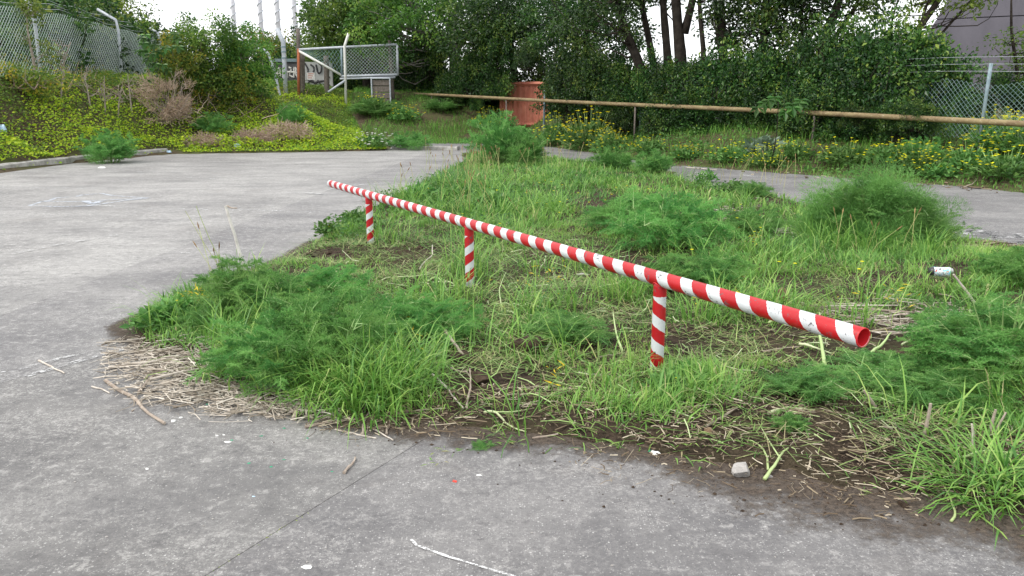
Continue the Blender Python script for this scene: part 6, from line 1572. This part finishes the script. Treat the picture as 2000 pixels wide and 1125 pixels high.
# cut pale fennel stalks
def pale(pts, r, label, zs=None, tails=()):
    W = [on(*p) for p in pts]; b = W[0].copy(); o = empty('cut_stalk', b); tag(o, label, 'stalk', 'cut fennel stalks')
    P = np.array(W) - b; P[:, 2] += r * 1.1 + (np.array(zs) if zs is not None else 0)
    g = Geo(); r *= 0.7; q = smooth_path(P, 12) + np.cumsum(rng.normal(0, 0.0022, (12, 3)), axis=0); tube(g, q, r * np.linspace(1.4, 0.5, 12), 7, r=rng.uniform(0.3, 1.0), rough=0.2); g.build('stem', MAT['pale_stem'], o, smooth=True)
    for tl in tails:
        T = np.array([on(*p) for p in tl]) - b; T[:, 2] += 0.012; g = Geo(); tube(g, smooth_path(T, 8), r * 0.6 * np.linspace(1.1, 0.5, 8), 6, r=0.55); g.build('side_stem', MAT['pale_stem'], o, smooth=True)
    return o
pale([(945, 812), (968, 808), (985, 828), (1005, 842), (1024, 850)], 0.008, 'pale cut fennel stalk forked like antlers at the soil edge', tails=([(968, 810), (1000, 812), (1030, 806)], [(985, 828), (978, 842), (968, 850)]))
pale([(1492, 942), (1512, 925), (1525, 905), (1540, 888)], 0.009, 'pale cut stalk lying on the soil beside the grey stone', tails=([(1525, 905), (1500, 865), (1480, 830)],))
pale([(1500, 922), (1495, 895), (1475, 868), (1460, 866)], 0.006, 'thin pale curved stalk left of the thick pale one')
pale([(1500, 812), (1530, 800), (1590, 805)], 0.010, 'pale branching fennel crown on the dark soil', tails=([(1530, 803), (1548, 828)], [(1525, 800), (1515, 790)], [(1545, 808), (1600, 820)]))
pale([(1065, 690), (1080, 680), (1088, 655), (1100, 648)], 0.010, 'upturned pale fennel crown right of the dug hole', (0, .02, .06, .08), tails=([(1080, 680), (1105, 672), (1130, 660)], [(1075, 685), (1100, 690)]))
pale([(1215, 690), (1205, 665), (1200, 640)], 0.009, 'pale stalk sticking up left of the near post', (0, .05, .1))
pale([(1612, 720), (1605, 690), (1600, 665)], 0.014, 'broad pale stalk propped under the open rail end', (0, 0.07, .16))
pale([(1560, 685), (1590, 692), (1625, 700)], 0.010, 'pale stalk lying in the fennel under the rail end', (.03, .03, .02))
pale([(1700, 705), (1725, 695), (1742, 684)], 0.012, 'broad pale leaf sheath right of the open rail end', (.03, .06, .1))
pale([(1500, 640), (1530, 628), (1545, 640)], 0.009, 'pale stalk in the grass just below the rail', (.02, .04, .02))
pale([(1860, 1025), (1868, 1010), (1850, 965), (1835, 935)], 0.006, 'long thin pale stalk hanging onto the concrete at right')
pale([(1080, 640), (1140, 625), (1175, 610)], 0.006, 'pale thin stalk in the cut grass between the posts', (.02, .03, .03))
pale([(835, 558), (850, 552), (868, 562), (872, 575)], 0.008, 'curled pale stalk in the cut grass left of the middle post', (.02, .04, .03, .0))
pale([(845, 560), (880, 560), (895, 570)], 0.007, 'pale looping stalk touching the middle post', (.03, .04, .02))
pale([(980, 610), (975, 580), (990, 560)], 0.006, 'slim pale stalk right of the middle post', (0, .06, .14))
pale([(1760, 690), (1790, 680), (1820, 690)], 0.007, 'pale stalk lying along the flattened fennel', (.05, .06, .05))
pale([(1880, 905), (1930, 895), (1990, 905)], 0.006, 'pale leaf base in the grass tuft at the right edge', (.02, .03, .02))

# stones
def stone(px, py, s, mat, label, sq=(1, 0.8, 0.6), name='stone', seed=0):
    import bmesh
    b = on(px, py); o_r = np.random.default_rng(400 + seed)
    bm = bmesh.new(); bmesh.ops.create_icosphere(bm, subdivisions=3, radius=1.0)
    pl = [(o_r.normal(size=3), o_r.uniform(0.42, 0.75)) for _ in range(13)]
    for v_ in bm.verts:
        p = np.array(v_.co)
        for nrm_, dd in pl:
            nrm_ = nrm_ / np.linalg.norm(nrm_); k = p @ nrm_ - dd
            if k > 0: p = p - nrm_ * k
        p = p * (1 + 0.05 * math.sin(p[0] * 9 + seed) * math.cos(p[1] * 11)); v_.co = Vector((p[0] * s * sq[0], p[1] * s * sq[1], p[2] * s * sq[2]))
    me = bpy.data.meshes.new(name); bm.to_mesh(me); bm.free(); me.materials.append(MAT[mat])
    o = link(name, me, None, (b[0], b[1], b[2] + s * sq[2] * 0.45), (0, 0, o_r.uniform(0, 6))); tag(o, label, 'stone', 'loose stones')
    return o
stone(1447, 930, 0.062, 'rock', 'angular grey stone on the soil edge below the near post', (1.1, 0.8, 0.7), seed=1)
stone(1528, 592, 0.085, 'rock_brown', 'blocky brown stone in the grass behind the rail', (0.9, 0.8, 1.0), seed=2)
stone(1503, 592, 0.05, 'rock_brown', 'smaller dark stone touching the blocky brown one', (1.2, 0.9, 0.5), seed=3)
stone(830, 590, 0.05, 'rock_brown', 'round brown earth clod in the cut grass left of the middle post', (1.1, 0.9, 0.8), seed=4, name='earth_clod')
stone(1140, 540, 0.07, 'rock', 'flat grey brown stone behind the rail', (1.2, 0.8, 0.35), seed=5)
stone(900, 705, 0.10, 'dirtlump', 'dark earth clod left of the dug hole', (1.2, 0.9, 0.6), seed=6, name='earth_clod')
stone(1020, 680, 0.13, 'dirtlump', 'large dark earth clod at the dug hole', (1.2, 0.9, 0.5), seed=7, name='earth_clod')
stone(1500, 935, 0.025, 'rock', 'pebble between the grey stone and the pale stalk', seed=8)
stone(935, 745, 0.09, 'dirtlump', 'low dark earth clod in front of the dug hole', (1.3, 0.9, 0.4), seed=9, name='earth_clod')
stone(1765, 990, 0.03, 'dirtlump', 'small dark stone on the soil edge at right', seed=10)
stone(1990, 790, 0.09, 'dirtlump', 'dark earth clod under the right edge fennel', (1.2, 0.9, 0.7), seed=11, name='earth_clod')
stone(655, 824, 0.022, 'rock', 'blue grey pebble at the soil edge below the long grass', (1.2, .9, .6), seed=12)
stone(1385, 845, 0.03, 'rock_brown', 'brown pebble on the dark soil left of centre', seed=13)

# litter
def plainc(name, c, rough=0.5): return plain_mat(name, tuple(0.85 * q for q in c), c, 30, rough, 0.4, 0.2, 0.001)
MAT['l_white'] = plainc('white_plastic_scrap', (0.80, 0.80, 0.77)); MAT['l_green'] = plainc('green_glass_scrap', (0.03, 0.30, 0.16), 0.2); MAT['l_red'] = plainc('red_plastic_scrap', (0.75, 0.06, 0.04)); MAT['l_blue'] = plainc('pale_blue_scrap', (0.45, 0.62, 0.80))
def scrap(px, py, s, mat, label, cat='litter', flat=0.3, name='litter_scrap', group='litter scraps', seed=0):
    b = on(px, py); r_ = np.random.default_rng(900 + seed)
    g = Geo(); n = 7; a = np.arange(n) * 2 * np.pi / n; rr = s * r_.uniform(0.55, 1.2, n)
    z = s * flat; v = [(rr[k] * math.cos(a[k]), rr[k] * 0.7 * math.sin(a[k]), 0.001) for k in range(n)] + [(rr[k] * 0.75 * math.cos(a[k]), rr[k] * 0.5 * math.sin(a[k]), z * r_.uniform(0.5, 1.1)) for k in range(n)] + [(0, 0, z)]
    f = []
    for k in range(n):
        k2 = (k + 1) % n; f += [(k, k2, n + k2), (k, n + k2, n + k), (n + k, n + k2, 2 * n)]
    g.add(v, f, 0.5); o = g.build(name, MAT[mat]); o.location = (b[0], b[1], b[2]); o.rotation_euler = (0, 0, r_.uniform(-0.5, 0.5)); tag(o, label, cat, group)
    return o
scrap(888, 943, 0.011, 'l_red', 'small red plastic cap on the bare concrete', flat=0.7, name='bottle_cap', cat='cap', seed=1)
scrap(338, 824, 0.016, 'l_white', 'white lump on the concrete right of the forked stick', flat=0.6, seed=2)
scrap(354, 818, 0.012, 'l_white', 'smaller white lump touching the white one', flat=0.7, seed=3)
scrap(424, 852, 0.010, 'l_white', 'small white chip left of the green flecked scrap', flat=0.6, seed=4)
scrap(437, 851, 0.008, 'l_white', 'tiny white chip beside the small white one', flat=0.6, seed=5)
scrap(444, 864, 0.018, 'l_white', 'white flattened scrap with a green fleck beside it', flat=0.2, seed=6)
scrap(453, 861, 0.009, 'l_green', 'green glass fleck beside the white flattened scrap', flat=0.4, seed=7)
scrap(599, 1109, 0.020, 'l_white', 'white flat scrap at the bottom edge of the picture', flat=0.12, seed=8)
scrap(1280, 886, 0.028, 'l_white', 'crumpled white wrapper on the soil edge below the near post', flat=0.4, name='wrapper', seed=9)
scrap(1268, 884, 0.010, 'l_green', 'green print on the crumpled white wrapper edge', flat=0.9, seed=10)
scrap(936, 930, 0.015, 'l_white', 'pale chip on the concrete near the red cap', flat=0.15, seed=11)
scrap(495, 970, 0.008, 'l_blue', 'pale blue chip on the concrete slab at left', flat=0.3, seed=12)
scrap(288, 918, 0.010, 'l_white', 'single pale pebble on the left slab', flat=0.7, seed=13)
for k, (px, py) in enumerate(((487, 906), (530, 913), (555, 898), (405, 790), (510, 853), (555, 838), (648, 922), (600, 856))):
    scrap(px, py, 0.009, 'l_green', 'small green glass fleck scattered on the concrete', flat=0.3, seed=20 + k, group='green glass flecks')
scrap(200, 328, 0.10, 'l_white', 'white crumpled paper at the foot of the left kerb', flat=0.3, seed=30)
scrap(330, 299, 0.09, 'l_blue', 'light blue scrap at the end of the left kerb', flat=0.6, seed=31)
scrap(463, 287, 0.14, 'l_blue', 'pale blue plastic bag on the bank foot', flat=0.8, name='plastic_bag', cat='bag', seed=32)
scrap(3, 258, 0.2, 'l_blue', 'blue plastic in the creeper at the left picture edge', flat=0.9, name='plastic_bag', cat='bag', seed=33)
scrap(1875, 487, 0.05, 'l_white', 'white scrap on the road edge behind the can', flat=0.3, seed=34)
scrap(1810, 255, 0.22, 'l_white', 'white and red litter under the hedge below the pipe', flat=0.6, seed=35)
scrap(1795, 252, 0.16, 'l_red', 'red litter under the hedge below the pipe', flat=0.6, seed=36)

# crushed drink can with bright printed sleeve
b = on(1836, 545); o = empty('drink_can', b, -0.15); o.scale = (1.12, 1.12, 1.12); tag(o, 'discarded drink can with colourful print lying in the grass', 'can')
m = M('printed_can'); v = m.coord(); sp = m.node('ShaderNodeSeparateXYZ'); m.l.new(v, sp.inputs[0])
n1 = m.noise(m.mapping(v, (1, 1, 1)), 38, 2, 0.5, 1.2)
c = m.ramp(n1, [(0.0, (0.02, 0.02, 0.03)), (0.36, (0.02, 0.02, 0.03)), (0.41, (0.72, 0.75, 0.78)), (0.52, (0.75, 0.78, 0.80)), (0.56, (0.10, 0.45, 0.62)), (0.61, (0.15, 0.55, 0.70)), (0.65, (0.75, 0.45, 0.05)), (0.70, (0.70, 0.05, 0.08))])
MAT['can'] = m.done(m.pbr(c, 0.3, 0.5, 0.15)); MAT['can_metal'] = plain_mat('can_metal', (0.40, 0.40, 0.40), (0.55, 0.55, 0.55), 20, 0.3, 0.5, 0.1, 0.001, 0.8)
MAT['can_dark'] = plain_mat('can_dark_end', (0.02, 0.02, 0.022), (0.04, 0.04, 0.045), 20, 0.4, 0.5, 0.1)
def canring(x, r, k=28):
    a = np.arange(k) * 2 * np.pi / k; dent = 1 - 0.10 * np.exp(-((a - 1.2) ** 2) * 3) * (1 if abs(x) < 0.05 else 0)
    return np.stack([np.full(k, x), r * dent * np.cos(a), r * dent * np.sin(a)], 1)
def canpart(xs, rs, name, mat):
    g = Geo(); k = 28; v = np.concatenate([canring(x, r) for x, r in zip(xs, rs)]); f = []
    for i in range(len(xs) - 1):
        for j in range(k):
            j2 = (j + 1) % k; f += [(i * k + j, i * k + j2, (i + 1) * k + j2), (i * k + j, (i + 1) * k + j2, (i + 1) * k + j)]
    g.add(v, f, 0.5); q = g.build(name, mat, o, smooth=True); q.location = (0, 0, 0.055)
canpart(np.linspace(-0.058, 0.058, 9), [0.038] * 9, 'body', MAT['can'])
canpart([-0.085, -0.083, -0.078, -0.068, -0.058], [0.001, 0.028, 0.030, 0.036, 0.0382], 'base', MAT['can_dark'])
canpart([0.058, 0.068, 0.076, 0.079, 0.077], [0.0382, 0.034, 0.029, 0.029, 0.001], 'lid', MAT['can_metal'])

# seedlings and scraps of green dropped on the concrete
g = Geo()
for (px, py, n_) in ((880, 885, 10), (1000, 865, 14), (960, 850, 14), (1440, 868, 14), (860, 905, 6), (1520, 860, 20), (1690, 955, 10), (1900, 1010, 12)):
    for _ in range(n_):
        b = on(px + rng.normal(0, 14), py + rng.normal(0, 5)) + [0, 0, 0.008]; leaves(g, [b], rdirs(1, -0.1, 0.4), rdirs(1, 0.6, 1), rng.uniform(0.02, 0.06), rng.uniform(0.003, 0.008))
tag(g.build('dropped_leaves', MAT['grass_cut']), 'scraps of green leaf dropped along the concrete edge', 'leaves', kind='stuff')
